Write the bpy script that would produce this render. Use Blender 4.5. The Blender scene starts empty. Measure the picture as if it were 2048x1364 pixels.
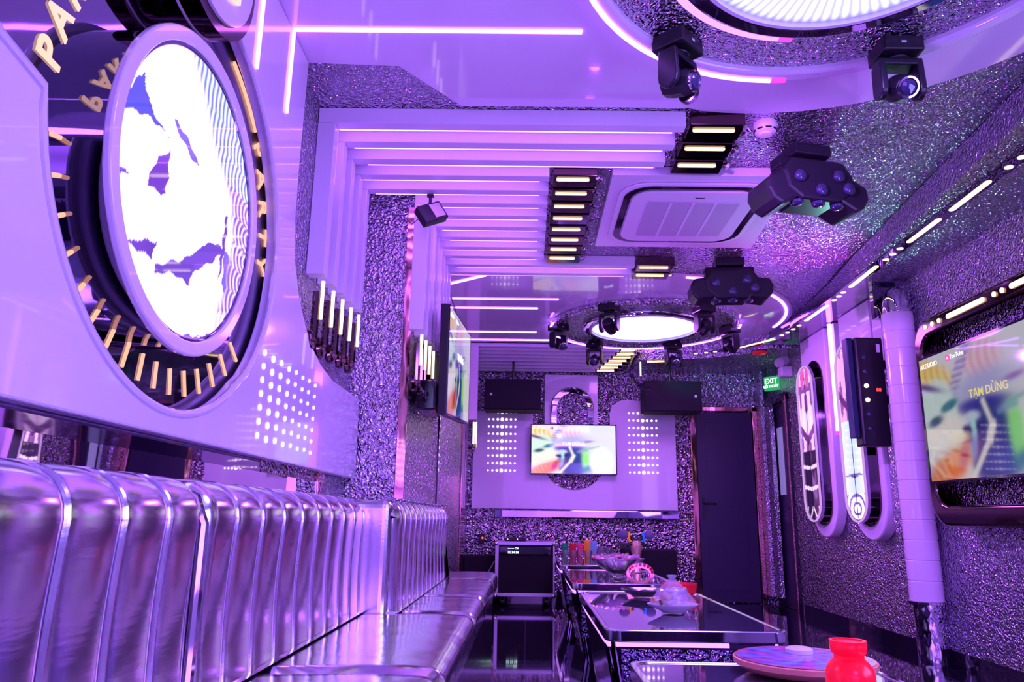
import bpy, bmesh, math, random
from mathutils import Vector, Matrix
random.seed(7)
PI = math.pi
S = bpy.context.scene
C = S.collection
rad = math.radians

# ------------------------------------------------------------------ materials
MATS = {}
def nodes(name):
    m = bpy.data.materials.new(name); m.use_nodes = True
    nt = m.node_tree
    return m, nt, nt.nodes['Principled BSDF']
def mat(name, col, rough=.4, metal=0, emis=None, es=0, bump=None, coat=0, trans=0, ior=1.45, alpha=1):
    m, nt, p = nodes(name)
    p.inputs['Base Color'].default_value = (*col, 1)
    p.inputs['Roughness'].default_value = rough
    p.inputs['Metallic'].default_value = metal
    p.inputs['IOR'].default_value = ior
    p.inputs['Coat Weight'].default_value = coat
    p.inputs['Coat Roughness'].default_value = .03
    p.inputs['Transmission Weight'].default_value = trans
    p.inputs['Alpha'].default_value = alpha
    if emis:
        p.inputs['Emission Color'].default_value = (*emis, 1)
        p.inputs['Emission Strength'].default_value = es
    if bump:
        scale, strength, dist, stretch = bump
        tc = nt.nodes.new('ShaderNodeTexCoord'); mp = nt.nodes.new('ShaderNodeMapping')
        mp.inputs['Scale'].default_value = stretch
        n = nt.nodes.new('ShaderNodeTexNoise'); n.inputs['Scale'].default_value = scale
        n.inputs['Detail'].default_value = 1.5
        b = nt.nodes.new('ShaderNodeBump'); b.inputs['Strength'].default_value = strength
        b.inputs['Distance'].default_value = dist
        nt.links.new(tc.outputs['Object'], mp.inputs[0]); nt.links.new(mp.outputs[0], n.inputs['Vector'])
        nt.links.new(n.outputs['Fac'], b.inputs['Height']); nt.links.new(b.outputs[0], p.inputs['Normal'])
    MATS[name] = m
    return m

WHITE = mat('glossy_white_panel', (.78, .76, .82), .16, coat=.5, bump=(2.2, .08, .02, (1, 1, 1)))
CEILW = mat('glossy_white_ceiling', (.80, .77, .84), .09, coat=.6, bump=(3.0, .05, .012, (1, 1, 1)))
SLATW = mat('white_slat_paint', (.80, .78, .84), .25)
MATTE = mat('white_plastic', (.75, .73, .78), .4)
GREYP = mat('grille_plastic', (.5, .48, .55), .5)
MIRROR = mat('mirror', (.82, .8, .85), .015, 1, bump=(2.6, .12, .02, (1, 1, 1)))
DMIRROR = mat('dark_mirror', (.34, .3, .42), .03, 1, bump=(3, .1, .02, (1, 1, 1)))
COPPER = mat('copper_mirror', (.8, .42, .38), .06, 1, bump=(7, .25, .02, (1, 1, .4)))
CHROME = mat('chrome', (.8, .78, .84), .07, 1)
BLACK = mat('black_plastic', (.012, .01, .016), .3)
BLACKG = mat('black_gloss', (.01, .008, .016), .06, coat=.6)
BLACKM = mat('black_cloth', (.01, .008, .014), .85)
DOORM = mat('dark_violet_door_paint', (.03, .022, .06), .35)
GLASSB = mat('dark_table_glass', (.12, .1, .18), .03, coat=1, metal=.35)
GOLDM = mat('gold_black_mirror', (.16, .1, .1), .08, 1)
LENS = mat('lens_glass', (.05, .05, .12), .04, .5, coat=1)
ALU = mat('brushed_aluminium', (.72, .66, .8), .3, .5)
def hammered(name='hammered_silver_sheet', k=1.0, dist=.010):
    m, nt, p = nodes(name)
    p.inputs['Base Color'].default_value = (.62, .58, .68, 1)
    p.inputs['Metallic'].default_value = 1; p.inputs['Roughness'].default_value = .11
    tc = nt.nodes.new('ShaderNodeTexCoord')
    n0 = nt.nodes.new('ShaderNodeTexNoise'); n0.inputs['Scale'].default_value = 22; n0.inputs['Detail'].default_value = 1
    mx = nt.nodes.new('ShaderNodeMixRGB'); mx.inputs[0].default_value = .06
    v = nt.nodes.new('ShaderNodeTexVoronoi'); v.feature = 'F1'; v.inputs['Scale'].default_value = 58 * k
    n1 = nt.nodes.new('ShaderNodeTexNoise'); n1.inputs['Scale'].default_value = 80 * k; n1.inputs['Detail'].default_value = .5
    ad = nt.nodes.new('ShaderNodeMath'); ad.operation = 'ADD'
    b = nt.nodes.new('ShaderNodeBump'); b.inputs['Strength'].default_value = 1; b.inputs['Distance'].default_value = dist
    L = nt.links.new
    L(tc.outputs['Object'], n0.inputs['Vector']); L(tc.outputs['Object'], mx.inputs[1]); L(n0.outputs['Color'], mx.inputs[2])
    L(mx.outputs[0], v.inputs['Vector']); L(tc.outputs['Object'], n1.inputs['Vector'])
    L(v.outputs['Distance'], ad.inputs[0]); L(n1.outputs['Fac'], ad.inputs[1]); L(ad.outputs[0], b.inputs['Height'])
    L(b.outputs[0], p.inputs['Normal'])
    return m
HAM = hammered()
HAMS = hammered('step_hammered_sheet', .85, .012)
HAMF = hammered('coarse_hammered_silver_sheet', .60, .020)
HAMD = HAM.copy(); HAMD.name = 'hammered_dark_sheet'; HAMD.node_tree.nodes['Principled BSDF'].inputs['Base Color'].default_value = (.16, .13, .26, 1)
def foil():
    m, nt, p = nodes('silver_foil_upholstery')
    p.inputs['Base Color'].default_value = (.8, .77, .86, 1)
    p.inputs['Metallic'].default_value = 1; p.inputs['Roughness'].default_value = .17
    tc = nt.nodes.new('ShaderNodeTexCoord'); L = nt.links.new
    a = nt.nodes.new('ShaderNodeTexNoise'); a.inputs['Scale'].default_value = 6; a.inputs['Detail'].default_value = 1
    mp = nt.nodes.new('ShaderNodeMapping'); mp.inputs['Scale'].default_value = (1, 1, .35)
    w = nt.nodes.new('ShaderNodeTexNoise'); w.inputs['Scale'].default_value = 90; w.inputs['Detail'].default_value = 2
    m2 = nt.nodes.new('ShaderNodeMapping'); m2.inputs['Scale'].default_value = (1, .12, 1)
    ml = nt.nodes.new('ShaderNodeMath'); ml.operation = 'MULTIPLY_ADD'; ml.inputs[1].default_value = .035
    b = nt.nodes.new('ShaderNodeBump'); b.inputs['Strength'].default_value = .35; b.inputs['Distance'].default_value = .014
    L(tc.outputs['Object'], mp.inputs[0]); L(mp.outputs[0], a.inputs['Vector'])
    L(tc.outputs['Object'], m2.inputs[0]); L(m2.outputs[0], w.inputs['Vector'])
    L(w.outputs['Fac'], ml.inputs[0]); L(a.outputs['Fac'], ml.inputs[2])
    L(ml.outputs[0], b.inputs['Height']); L(b.outputs[0], p.inputs['Normal'])
    return m
FOIL = foil()
def floor_mat():
    m, nt, p = nodes('polished_black_marble')
    L = nt.links.new
    tc = nt.nodes.new('ShaderNodeTexCoord')
    br = nt.nodes.new('ShaderNodeTexBrick'); br.offset = 0
    br.inputs['Scale'].default_value = 1; br.inputs['Brick Width'].default_value = .8; br.inputs['Row Height'].default_value = .8
    br.inputs['Mortar Size'].default_value = .003
    br.inputs['Color1'].default_value = (.010, .008, .018, 1); br.inputs['Color2'].default_value = (.012, .01, .02, 1)
    br.inputs['Mortar'].default_value = (.10, .07, .16, 1)
    mp = nt.nodes.new('ShaderNodeMapping'); mp.inputs['Scale'].default_value = (1.2, 9, 1); mp.inputs['Rotation'].default_value = (0, 0, .12)
    n = nt.nodes.new('ShaderNodeTexNoise'); n.inputs['Scale'].default_value = 3; n.inputs['Detail'].default_value = 8; n.inputs['Roughness'].default_value = .7
    r = nt.nodes.new('ShaderNodeValToRGB'); r.color_ramp.elements[0].position = .64; r.color_ramp.elements[1].position = .72
    r.color_ramp.elements[0].color = (0, 0, 0, 1); r.color_ramp.elements[1].color = (.06, .04, .09, 1)
    ad = nt.nodes.new('ShaderNodeMixRGB'); ad.blend_type = 'ADD'; ad.inputs[0].default_value = 1
    L(tc.outputs['Object'], br.inputs['Vector']); L(tc.outputs['Object'], mp.inputs[0]); L(mp.outputs[0], n.inputs['Vector'])
    L(n.outputs['Fac'], r.inputs[0]); L(br.outputs['Color'], ad.inputs[1]); L(r.outputs[0], ad.inputs[2])
    L(ad.outputs[0], p.inputs['Base Color'])
    p.inputs['Roughness'].default_value = .06; p.inputs['Coat Weight'].default_value = .5
    return m
FLOORM = floor_mat()
def glow(name, col, s):
    return mat(name, (.02, .02, .02), .3, emis=col, es=s)
LED = glow('white_violet_led', (.40, .11, 1.0), 10)
LEDC = glow('ring_led', (.52, .20, 1.0), 2.6)
GOLD = glow('warm_led', (1.0, .72, .36), 2.6)
TUBEW = glow('warm_white_tube', (1.0, .72, .62), 2.2)
ORANGE = glow('amber_neon', (1.0, .46, .30), 1.3)
NEONY = glow('peach_neon', (1.0, .60, .42), 1.35)
DOT = glow('panel_dot_led', (1.0, .80, .95), 2.2)
MAG = glow('magenta_led', (1.0, .05, .55), 1.6)
GREENL = glow('green_sign', (.02, .50, .16), .8)
SIGNW = glow('sign_white', (.8, 1, .85), 2.2)
REDL = glow('red_indicator', (1, .05, .03), 3)
COOL = glow('display_digits', (.7, .95, 1), 2.0)
YEL = glow('screen_yellow_text', (.75, .7, .08), .8)
WTXT = glow('screen_white_text', (.95, .98, .85), 1.3)
YTRED = glow('screen_red_icon', (.8, .06, .08), 1.0)
TUBEP = glow('violet_tube', (.80, .42, 1.0), .8)
for _m in (DOT, ORANGE, NEONY, MAG, GREENL, SIGNW, REDL, COOL, YEL, WTXT, YTRED, GOLD, TUBEW, TUBEP): _m.cycles.emission_sampling = 'NONE'
def screen_mat(name, s):
    m, nt, p = nodes(name)
    if name in ('tv_picture', 'capsule_picture', 'ring_picture'): m.cycles.emission_sampling = 'NONE'
    else: m.cycles.emission_sampling = 'FRONT'
    a = nt.nodes.new('ShaderNodeVertexColor'); a.layer_name = 'Col'
    nt.links.new(a.outputs['Color'], p.inputs['Emission Color'])
    p.inputs['Emission Strength'].default_value = s
    p.inputs['Base Color'].default_value = (.01, .01, .01, 1); p.inputs['Roughness'].default_value = .04
    p.inputs['Coat Weight'].default_value = .6
    return m

# ------------------------------------------------------------------ mesh builder
class MB:
    def __init__(s): s.bm = bmesh.new()
    def box(s, x0, x1, y0, y1, z0, z1):
        v = [s.bm.verts.new((x, y, z)) for x in (x0, x1) for y in (y0, y1) for z in (z0, z1)]
        for f in ((0, 1, 3, 2), (4, 6, 7, 5), (0, 4, 5, 1), (2, 3, 7, 6), (0, 2, 6, 4), (1, 5, 7, 3)):
            s.bm.faces.new([v[i] for i in f])
        return s
    def prism(s, pts, axis, a, b):
        def P(u, w, t):
            return {'x': (t, u, w), 'y': (u, t, w), 'z': (u, w, t)}[axis]
        A = [s.bm.verts.new(P(u, w, a)) for u, w in pts]; Bv = [s.bm.verts.new(P(u, w, b)) for u, w in pts]
        n = len(pts)
        s.bm.faces.new(A); s.bm.faces.new(Bv[::-1])
        for i in range(n):
            s.bm.faces.new([A[i], Bv[i], Bv[(i + 1) % n], A[(i + 1) % n]])
        return s
    def ring(s, outer, inner, axis, a, b):
        def P(u, w, t):
            return {'x': (t, u, w), 'y': (u, t, w), 'z': (u, w, t)}[axis]
        n = len(outer)
        rows = [[s.bm.verts.new(P(*p, t)) for p in L] for L, t in ((outer, a), (outer, b), (inner, b), (inner, a))]
        for k in range(4):
            r0, r1 = rows[k], rows[(k + 1) % 4]
            for i in range(n):
                j = (i + 1) % n
                s.bm.faces.new([r0[i], r0[j], r1[j], r1[i]])
        return s
    def tube(s, path, r, n=8, closed=False):
        path = [Vector(p) for p in path]; rings = []
        m = len(path); up = None
        for i, p in enumerate(path):
            a = path[(i - 1) % m] if (closed or i > 0) else p
            b = path[(i + 1) % m] if (closed or i < m - 1) else p
            t = (b - a).normalized()
            if up is None: up = Vector((0, 0, 1)) if abs(t.z) < .9 else Vector((1, 0, 0))
            u = (up - t * up.dot(t)).normalized(); w = t.cross(u); up = u
            rr = r[i] if isinstance(r, (list, tuple)) else r
            rings.append([s.bm.verts.new(p + u * (math.cos(2 * PI * k / n) * rr) + w * (math.sin(2 * PI * k / n) * rr)) for k in range(n)])
        for i in range(m if closed else m - 1):
            A, Bv = rings[i], rings[(i + 1) % m]
            for k in range(n): s.bm.faces.new([A[k], A[(k + 1) % n], Bv[(k + 1) % n], Bv[k]])
        if not closed:
            s.bm.faces.new(rings[0][::-1]); s.bm.faces.new(rings[-1])
        return s
    def lathe(s, prof, c=(0, 0, 0), n=32, axis='z', fn=None):
        rings = []
        for r, h in prof:
            rg = []
            for k in range(n):
                a = 2 * PI * k / n; rr = max(r, 1e-4) * (fn(a, h) if fn else 1)
                u, w = math.cos(a) * rr, math.sin(a) * rr
                p = {'z': (u, w, h), 'y': (u, h, w), 'x': (h, u, w)}[axis]
                rg.append(s.bm.verts.new((c[0] + p[0], c[1] + p[1], c[2] + p[2])))
            rings.append(rg)
        for A, Bv in zip(rings, rings[1:]):
            for k in range(n): s.bm.faces.new([A[k], A[(k + 1) % n], Bv[(k + 1) % n], Bv[k]])
        s.bm.faces.new(rings[0][::-1]); s.bm.faces.new(rings[-1])
        return s
    def ball(s, c, r, sc=(1, 1, 1), seg=14):
        M = Matrix.Translation(c) @ Matrix.Diagonal((r * sc[0], r * sc[1], r * sc[2], 1))
        bmesh.ops.create_uvsphere(s.bm, u_segments=seg, v_segments=max(6, seg // 2 + 1), radius=1, matrix=M)
        return s
    def xf(s, M):
        bmesh.ops.transform(s.bm, matrix=M, verts=s.bm.verts); return s
    def build(s, name, m, parent=None, smooth=False, bevel=0, seg=2):
        bmesh.ops.recalc_face_normals(s.bm, faces=s.bm.faces)
        me = bpy.data.meshes.new(name); s.bm.to_mesh(me); s.bm.free()
        me.materials.append(m)
        o = bpy.data.objects.new(name, me); C.objects.link(o)
        if smooth:
            for p in me.polygons: p.use_smooth = True
            if hasattr(me, 'set_sharp_from_angle'): me.set_sharp_from_angle(angle=rad(38))
        if bevel:
            b = o.modifiers.new('Bevel', 'BEVEL'); b.width = bevel; b.segments = seg; b.limit_method = 'ANGLE'; b.angle_limit = rad(40)
        if parent: o.parent = parent; 
        return o
def tag(o, label=None, cat=None, group=None, kind=None):
    if label: o['label'] = label
    if cat: o['category'] = cat
    if group: o['group'] = group
    if kind: o['kind'] = kind
    return o
def thing(name, label, cat, loc=(0, 0, 0), group=None, rot=(0, 0, 0)):
    o = bpy.data.objects.new(name, None); C.objects.link(o)
    o.location = loc; o.rotation_euler = rot; o.empty_display_size = .05
    return tag(o, label, cat, group)
def kids(o): return [c for c in bpy.data.objects if c.parent == o]
def copy_tree(o, loc=None, rot=None, parent=None, label=None):
    ch = kids(o)
    c = o.copy(); C.objects.link(c)
    if parent: c.parent = parent
    if loc is not None: c.location = loc
    if rot is not None: c.rotation_euler = rot
    if label: c['label'] = label
    for k in ch: copy_tree(k, parent=c)
    return c
def struct(name, mb, m, **k):
    return tag(mb.build(name, m, **k), kind='structure')
def circ(cu, cw, r, n=64, a0=0, a1=360, ry=None):
    full = abs(a1 - a0) >= 360
    m = n if full else n + 1
    return [(cu + math.cos(rad(a0 + (a1 - a0) * i / n)) * r, cw + math.sin(rad(a0 + (a1 - a0) * i / n)) * (ry or r)) for i in range(m)]
def capsule(cu, z0, z1, hw, n=16):
    top = [(cu + math.cos(PI * i / n) * hw, z1 - hw + math.sin(PI * i / n) * hw) for i in range(n + 1)]
    bot = [(cu + math.cos(PI + PI * i / n) * hw, z0 + hw + math.sin(PI + PI * i / n) * hw) for i in range(n + 1)]
    return top + bot
def rrect(u0, u1, w0, w1, r, n=6):
    P = []
    for cu, cw, a in ((u1 - r, w1 - r, 0), (u0 + r, w1 - r, 90), (u0 + r, w0 + r, 180), (u1 - r, w0 + r, 270)):
        P += [(cu + math.cos(rad(a + 90 * i / n)) * r, cw + math.sin(rad(a + 90 * i / n)) * r) for i in range(n + 1)]
    return P
def text(name, s, size, M, m, parent=None, ext=.003, align='CENTER', shear=0, off=0):
    cu = bpy.data.curves.new(name, 'FONT'); cu.body = s; cu.size = size; cu.extrude = ext; cu.align_x = align; cu.shear = shear
    cu.offset = off; cu.resolution_u = 4
    t = bpy.data.objects.new(name, cu); C.objects.link(t)
    bpy.context.view_layer.update()
    me = bpy.data.meshes.new_from_object(t.evaluated_get(bpy.context.evaluated_depsgraph_get()))
    bpy.data.objects.remove(t)
    me.transform(M); me.materials.clear(); me.materials.append(m); me.name = name
    o = bpy.data.objects.new(name, me); C.objects.link(o)
    if parent: o.parent = parent
    return o
def basis(o, X, Y):
    X = Vector(X).normalized(); Y = Vector(Y).normalized(); Z = X.cross(Y)
    M = Matrix.Identity(4)
    for i in range(3):
        M[i][0] = X[i]; M[i][1] = Y[i]; M[i][2] = Z[i]; M[i][3] = o[i]
    return M
def image_grid(name, nu, nv, M, fn, m, parent, disc=False):
    bm = bmesh.new(); vs = []; cols = []
    for j in range(nv + 1):
        for i in range(nu + 1):
            u, v = i / nu, j / nv
            if disc:
                r = u; a = 2 * PI * v
                p = (math.cos(a) * r, math.sin(a) * r, 0); cols.append(fn(p[0], p[1]))
            else:
                p = (u - .5, v - .5, 0); cols.append(fn(u, v))
            vs.append(bm.verts.new(M @ Vector(p)))
    W = nu + 1
    for j in range(nv):
        for i in range(nu):
            try: bm.faces.new([vs[j * W + i], vs[j * W + i + 1], vs[(j + 1) * W + i + 1], vs[(j + 1) * W + i]])
            except ValueError: pass
    me = bpy.data.meshes.new(name); bm.to_mesh(me); bm.free()
    at = me.color_attributes.new('Col', 'FLOAT_COLOR', 'POINT')
    for k, c in enumerate(cols): at.data[k].color = (c[0], c[1], c[2], 1)
    me.materials.append(m)
    o = bpy.data.objects.new(name, me); C.objects.link(o); o.parent = parent
    return o
ORD = ['first', 'second', 'third', 'fourth', 'fifth', 'sixth', 'seventh', 'eighth', 'ninth', 'tenth']

# ------------------------------------------------------------------ camera
cam = bpy.data.cameras.new('camera'); co = bpy.data.objects.new('camera', cam); C.objects.link(co)
cam.sensor_width = 36; cam.lens = 1500 / 2048 * 36; cam.shift_x = -25 / 2048; cam.clip_start = .02
p_, y_, r_ = rad(13.3), rad(.3), rad(.7)
F = Vector((-math.sin(y_) * math.cos(p_), math.cos(y_) * math.cos(p_), math.sin(p_)))
R0 = Vector((math.cos(y_), math.sin(y_), 0)); U0 = R0.cross(F)
Rv = R0 * math.cos(r_) + U0 * math.sin(r_); Uv = -R0 * math.sin(r_) + U0 * math.cos(r_)
M = Matrix.Identity(4)
for i in range(3):
    M[i][0] = Rv[i]; M[i][1] = Uv[i]; M[i][2] = -F[i]
M[2][3] = .85
co.matrix_world = M
S.camera = co

# ------------------------------------------------------------------ room shell
YB, YF, XR, ZC = -3.2, 8.4, 2.65, 2.65
ZS = 2.5
struct('floor', MB().box(-1.2, 3.0, YB - .2, YF + .2, -.1, 0), FLOORM)
struct('ceiling', MB().box(-1.2, 3.0, YB - .2, YF + .2, ZC, ZC + .1), HAM)
struct('wall_left', MB().box(-1.1, -.96, YB - .2, 4.05, 0, ZC), HAM)
struct('wall_left_step', MB().box(-1.1, -.65, 4.0, YF + .2, 0, ZC), HAMS)
struct('wall_far', MB().box(-.65, XR + .15, YF, YF + .15, 0, ZC), HAMF)
struct('wall_back', MB().box(-1.1, XR + .15, YB - .15, YB, 0, ZC), WHITE)
struct('wall_right', MB().box(XR, XR + .15, YB - .2, 7.62, 0, ZC).box(XR, XR + .15, 7.62, YF, 2.1, ZC), HAM)
# glossy white ceiling fields
near = [(-.955, YB), (-.955, 2.7), (-.54, 2.72), (-.31, 3.02), (.71, 3.02)]
near += circ(.97, 1.87, 1.19, 20, 100, 8) + [(2.16, YB)]
struct('ceiling_white_near', MB().prism(near, 'z', 2.64, 2.649), CEILW)
far = [(-.645, 5.3), (-.645, 7.62), (1.1, 7.62), (1.2, 7.75)]
far += [(1.9, 7.66), (2.2, 7.35)] + circ(.95, 6.75, 1.42, 22, 20, -75) + [(.74, 5.3)]
struct('ceiling_white_far', MB().prism(far, 'z', 2.636, 2.649), CEILW)
# lower soffit along the right wall: outline of its lip
lip = [(2.0, YB), (2.02, 0.5), (2.04, 2.2), (2.06, 2.83), (2.13, 3.63), (2.19, 4.3), (2.26, 5.04), (2.33, 5.6), (2.36, 6.1), (2.375, 6.6), (2.34, 7.08), (2.17, 7.36), (1.87, 7.56), (1.5, 7.64), (1.22, 7.67)]
def lip_at(n=60):
    out = []
    for i in range(len(lip) - 1):
        a, b = Vector(lip[i]), Vector(lip[i + 1]); 
        k = max(1, int((b - a).length / .12))
        out += [tuple(a.lerp(b, j / k)) for j in range(k)]
    return out + [lip[-1]]
nearlip = [p for p in lip if p[1] <= 5.04 and p[0] < 2.3]
struct('trim_soffit_near', MB().prism(nearlip + [(XR, 5.04), (XR, YB)], 'z', ZS, 2.648), HAM)
midlip = [(2.26, 5.04), (2.33, 5.6), (2.36, 6.1), (2.375, 6.6), (2.34, 7.08)]
struct('trim_soffit_mirror', MB().prism(midlip + [(XR, 7.08), (XR, 5.04)], 'z', ZS, 2.648), DMIRROR)
farlip = [(2.34, 7.08), (2.17, 7.36), (1.87, 7.56), (1.5, 7.64), (1.22, 7.67), (1.12, 7.75), (1.08, 8.4)]
struct('trim_soffit_far', MB().prism(farlip + [(XR, YF), (XR, 7.08)], 'z', ZS - .02, 2.648), HAMF)
# skirting
struct('baseboard_right', MB().box(XR - .015, XR - .001, YB, 7.5, 0, .09), BLACKG)
struct('baseboard_far', MB().box(-.64, 1.8, YF - .016, YF - .001, 0, .09), BLACKG)

# inlaid light band on the soffit
band = thing('soffit_light_band', 'curved dark mirror band of warm dashes and dots under the right soffit', 'light band', (2.2, 4, ZS))
def bl(*p): return (p[0] - 2.2, p[1] - 4, p[2] - ZS)
bandc = [(2.20, -1), (2.2, .5), (2.22, 2.2), (2.25, 3.0), (2.26, 3.43), (2.275, 4.0), (2.29, 4.71), (2.315, 5.3), (2.33, 5.64), (2.33, 6.3), (2.30, 6.7), (2.18, 7.02), (2.04, 7.17), (1.84, 7.36)]
def strip(pts, hw):
    L, Rr = [], []
    for i, p in enumerate(pts):
        a = Vector(pts[max(0, i - 1)]); b = Vector(pts[min(len(pts) - 1, i + 1)]); t = (b - a).normalized(); n = Vector((-t.y, t.x))
        q = Vector(p); L.append(tuple(q + n * hw)); Rr.append(tuple(q - n * hw))
    return L + Rr[::-1]
def capstrip(mb, a, b, hw, z0, z1, off=(0, 0, 0)):
    a, b = Vector(a), Vector(b); t = (b - a).normalized(); n = Vector((-t.y, t.x)); P = []
    base = math.atan2(n.y, n.x)
    for k in range(9): P.append((a.x + hw * math.cos(base + PI * k / 8) - off[0], a.y + hw * math.sin(base + PI * k / 8) - off[1]))
    for k in range(9): P.append((b.x + hw * math.cos(base + PI + PI * k / 8) - off[0], b.y + hw * math.sin(base + PI + PI * k / 8) - off[1]))
    mb.prism(P, 'z', z0 - off[2], z1 - off[2])
OFF = (2.2, 4, ZS)
MB().prism([(x - 2.2, y - 4) for x, y in strip(bandc, .045)], 'z', -.006, -.001).build('inlay', DMIRROR, band)
for a, b in (((2.24, 2.55), (2.25, 2.9)), ((2.262, 3.43), (2.272, 3.77)), ((2.274, 3.91), (2.28, 4.25)), ((2.29, 4.71), (2.308, 5.15)), ((2.33, 5.64), (2.33, 6.10)), ((2.27, 6.78), (2.06, 7.14))):
    mb = MB(); capstrip(mb, a, b, .016, ZS - .009, ZS - .004, OFF); mb.build('dash_light', GOLD, band)
dots = [(2.26, 3.08), (2.262, 3.17), (2.264, 3.27), (2.283, 4.37), (2.286, 4.47), (2.289, 4.57), (2.312, 5.29), (2.32, 5.39), (2.325, 5.49), (2.33, 6.26), (2.325, 6.39), (2.315, 6.51), (2.30, 6.62), (1.96, 7.26), (1.87, 7.33), (1.79, 7.38), (1.70, 7.43)]
dd = None
for x, y in dots:
    if dd is None:
        dd = MB().prism(circ(0, 0, .019, 14), 'z', -.009, -.004).build('dot_light', GOLD, band)
        o = dd
    else:
        o = dd.copy(); C.objects.link(o)
    o.location = (x - 2.2, y - 4, 0)
mb = MB(); capstrip(mb, (1.47, 7.72), (1.27, 7.76), .016, ZS - .03, ZS - .024, OFF); mb.build('dash_light', GOLD, band)

# ceiling and wall light lines
def line_light(label, m, group, *boxes):
    mb = MB()
    for b in boxes: mb.box(*b)
    return tag(mb.build('led_line', m), label, 'light', group)
G1 = 'thin LED lines in the near ceiling and left wall'
line_light('long LED line crossing the near ceiling and running down the left wall panel', LED, G1, (-.90, .19, 2.475, 2.492, 2.632, 2.6395), (-.8995, -.892, 2.475, 2.492, 2.29, 2.6395))
line_light('LED line on the left wall panel, nearer the camera than the long one', LED, G1, (-.90, .19, 2.165, 2.182, 2.632, 2.6395), (-.8995, -.892, 2.165, 2.182, 2.27, 2.6395))
line_light('LED line on the ceiling behind the camera, reflected in the wall mirror', LED, G1, (-.90, .9, 0.3, 0.32, 2.632, 2.6395))
G2 = 'thin LED lines in the far white ceiling'
for (y, x1, w) in ((6.02, .25, 'first of the four'), (6.30, .08, 'second of the four'), (7.16, .08, 'third of the four'), (7.50, .22, 'last of the four')):
    line_light('thin LED line in the far white ceiling, %s seen from the camera' % w, LED, G2, (-.64, x1, y, y + .014, 2.628, 2.6355))
mb = MB(); capstrip(mb, (-.62, 5.62), (-.33, 5.4), .012, 2.628, 2.6355); tag(mb.build('led_line', LED), 'short slanting LED line in the left corner of the far white ceiling', 'light', G2)
# edge light of the far disc
mb = MB(); P0 = circ(.95, 6.75, 1.38, 30, -80, 5); P1 = circ(.95, 6.75, 1.358, 30, 5, -80)
mb.prism(P0 + P1, 'z', 2.628, 2.6355); tag(mb.build('led_line', LED), 'curved LED line along the rim of the far round ceiling disc', 'light', G2)

# ------------------------------------------------------------------ slats
def chrome_hook(mb, x, y, z):
    path = [(x, y, z + .2), (x, y, z)] + [(x, y - .06 + .06 * math.cos(a), z - .06 * math.sin(a)) for a in [PI * k / 8 for k in range(1, 9)]]
    mb.tube(path, .018, 8)
def slat(k, label, group, xl, xr, gx0, gx1, zb):
    y = 3.06 + .175 * k
    t = thing('ceiling_slat', label, 'slat', (xl, y, 0), group)
    def b(x0, x1, y0, y1, z0, z1): return (x0 - xl, x1 - xl, y0 - y, y1 - y, z0, z1)
    wi = xl + .08
    MB().box(*b(xl + .002, xr, y, y + .062, 2.575, 2.649)).build('board', SLATW, t, bevel=.003)
    MB().box(*b(xl + .002, wi, y, y + .062, zb, 2.574)).build('wall_board', SLATW, t, bevel=.003)
    MB().box(*b(xl + .002, xr - .02, y + .0625, y + .174, 2.625, 2.649)).build('recess_board', SLATW, t)
    MB().box(*b(wi + .03 * (k % 3), xr - .05, y + .064, y + .079, 2.580, 2.595)).build('led_strip', LED, t)
    if k in (0, 6, 8):
        MB().box(*b(wi - .012, wi - .004, y + .064, y + .074, 2.1 if k else 2.3, 2.58)).build('led_strip', LED, t)
    # dark mirrored end box with a warm dash
    g = MB().box(*b(gx0, gx1, y + .005, y + .15, 2.585, 2.648)).build('end_box', GOLDM, t, bevel=.004)
    mb = MB(); yy = y + .05; capstrip(mb, (gx0 + .03, yy), (gx1 - .05, yy), .011, 2.577, 2.584, (xl, y, 0)); mb.build('dash_light', GOLD, g)
    mb = MB(); mb.tube([(gx1 - xl, .02, 2.58), (gx1 + .02 - xl, .05, 2.585), (gx1 + .03 - xl, .10, 2.60), (gx1 + .03 - xl, .15, 2.62)], .012, 8)
    mb.build('curved_trim', CHROME, g, smooth=True)
    # wall hook with light tube
    if k not in (9, 10, 11, 12):
        h = MB(); chrome_hook(h, wi - .035 - xl, .04, zb - .27); h = h.build('wall_hook', GOLDM, t, smooth=True)
        MB().tube([(wi - .012 - xl, .045, zb - .02), (wi - .012 - xl, .045, zb - .19)], .0085, 8).build('tube_light', TUBEW, h)
    return t
for k in range(13):
    if k < 3: X = (.70, .72, .97); w = 'first three long white slats'
    elif k < 11: X = (.10, .12, .35)
    else: X = (.74, .76, 1.02)
    X = (X[0] - .015 * (k if k < 3 else 0),) + X[1:]
    xl = -.96 if k < 5 else -.65
    if k < 5: lab = 'white LED lit slat bending down the nearer left wall, %s of five from the camera' % ORD[k]; g = 'white slats down the nearer left wall'
    else: lab = 'white LED lit slat ending above the side television, %s of eight from the camera' % ORD[k - 5]; g = 'white slats above the side television'
    slat(k, lab, g, xl, X[0], X[1], X[2], 1.86 + .01 * (k % 5) if k < 5 else 1.84 + .008 * (k - 5))
# the field between the two hammered fields, and the stepped wall facing the camera
cm = thing('copper_mirror_strip', 'tall copper mirror strip on the step of the left wall, under the slats', 'mirror strip', (-.69, 3.99, 0))
MB().box(0, .045, 0, .008, .93, 2.57).build('mirror_face', COPPER, cm)
cm = thing('copper_mirror_strip', 'narrow copper mirror strip at the far end of the left wall', 'mirror strip', (-.645, 7.45, 0))
MB().box(0, .01, 0, .45, 0, 2.6).build('mirror_face', COPPER, cm)
struct('trim_1', MB().box(-.648, -.637, 5.44, 5.50, .4, 1.95), BLACKG)

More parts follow.
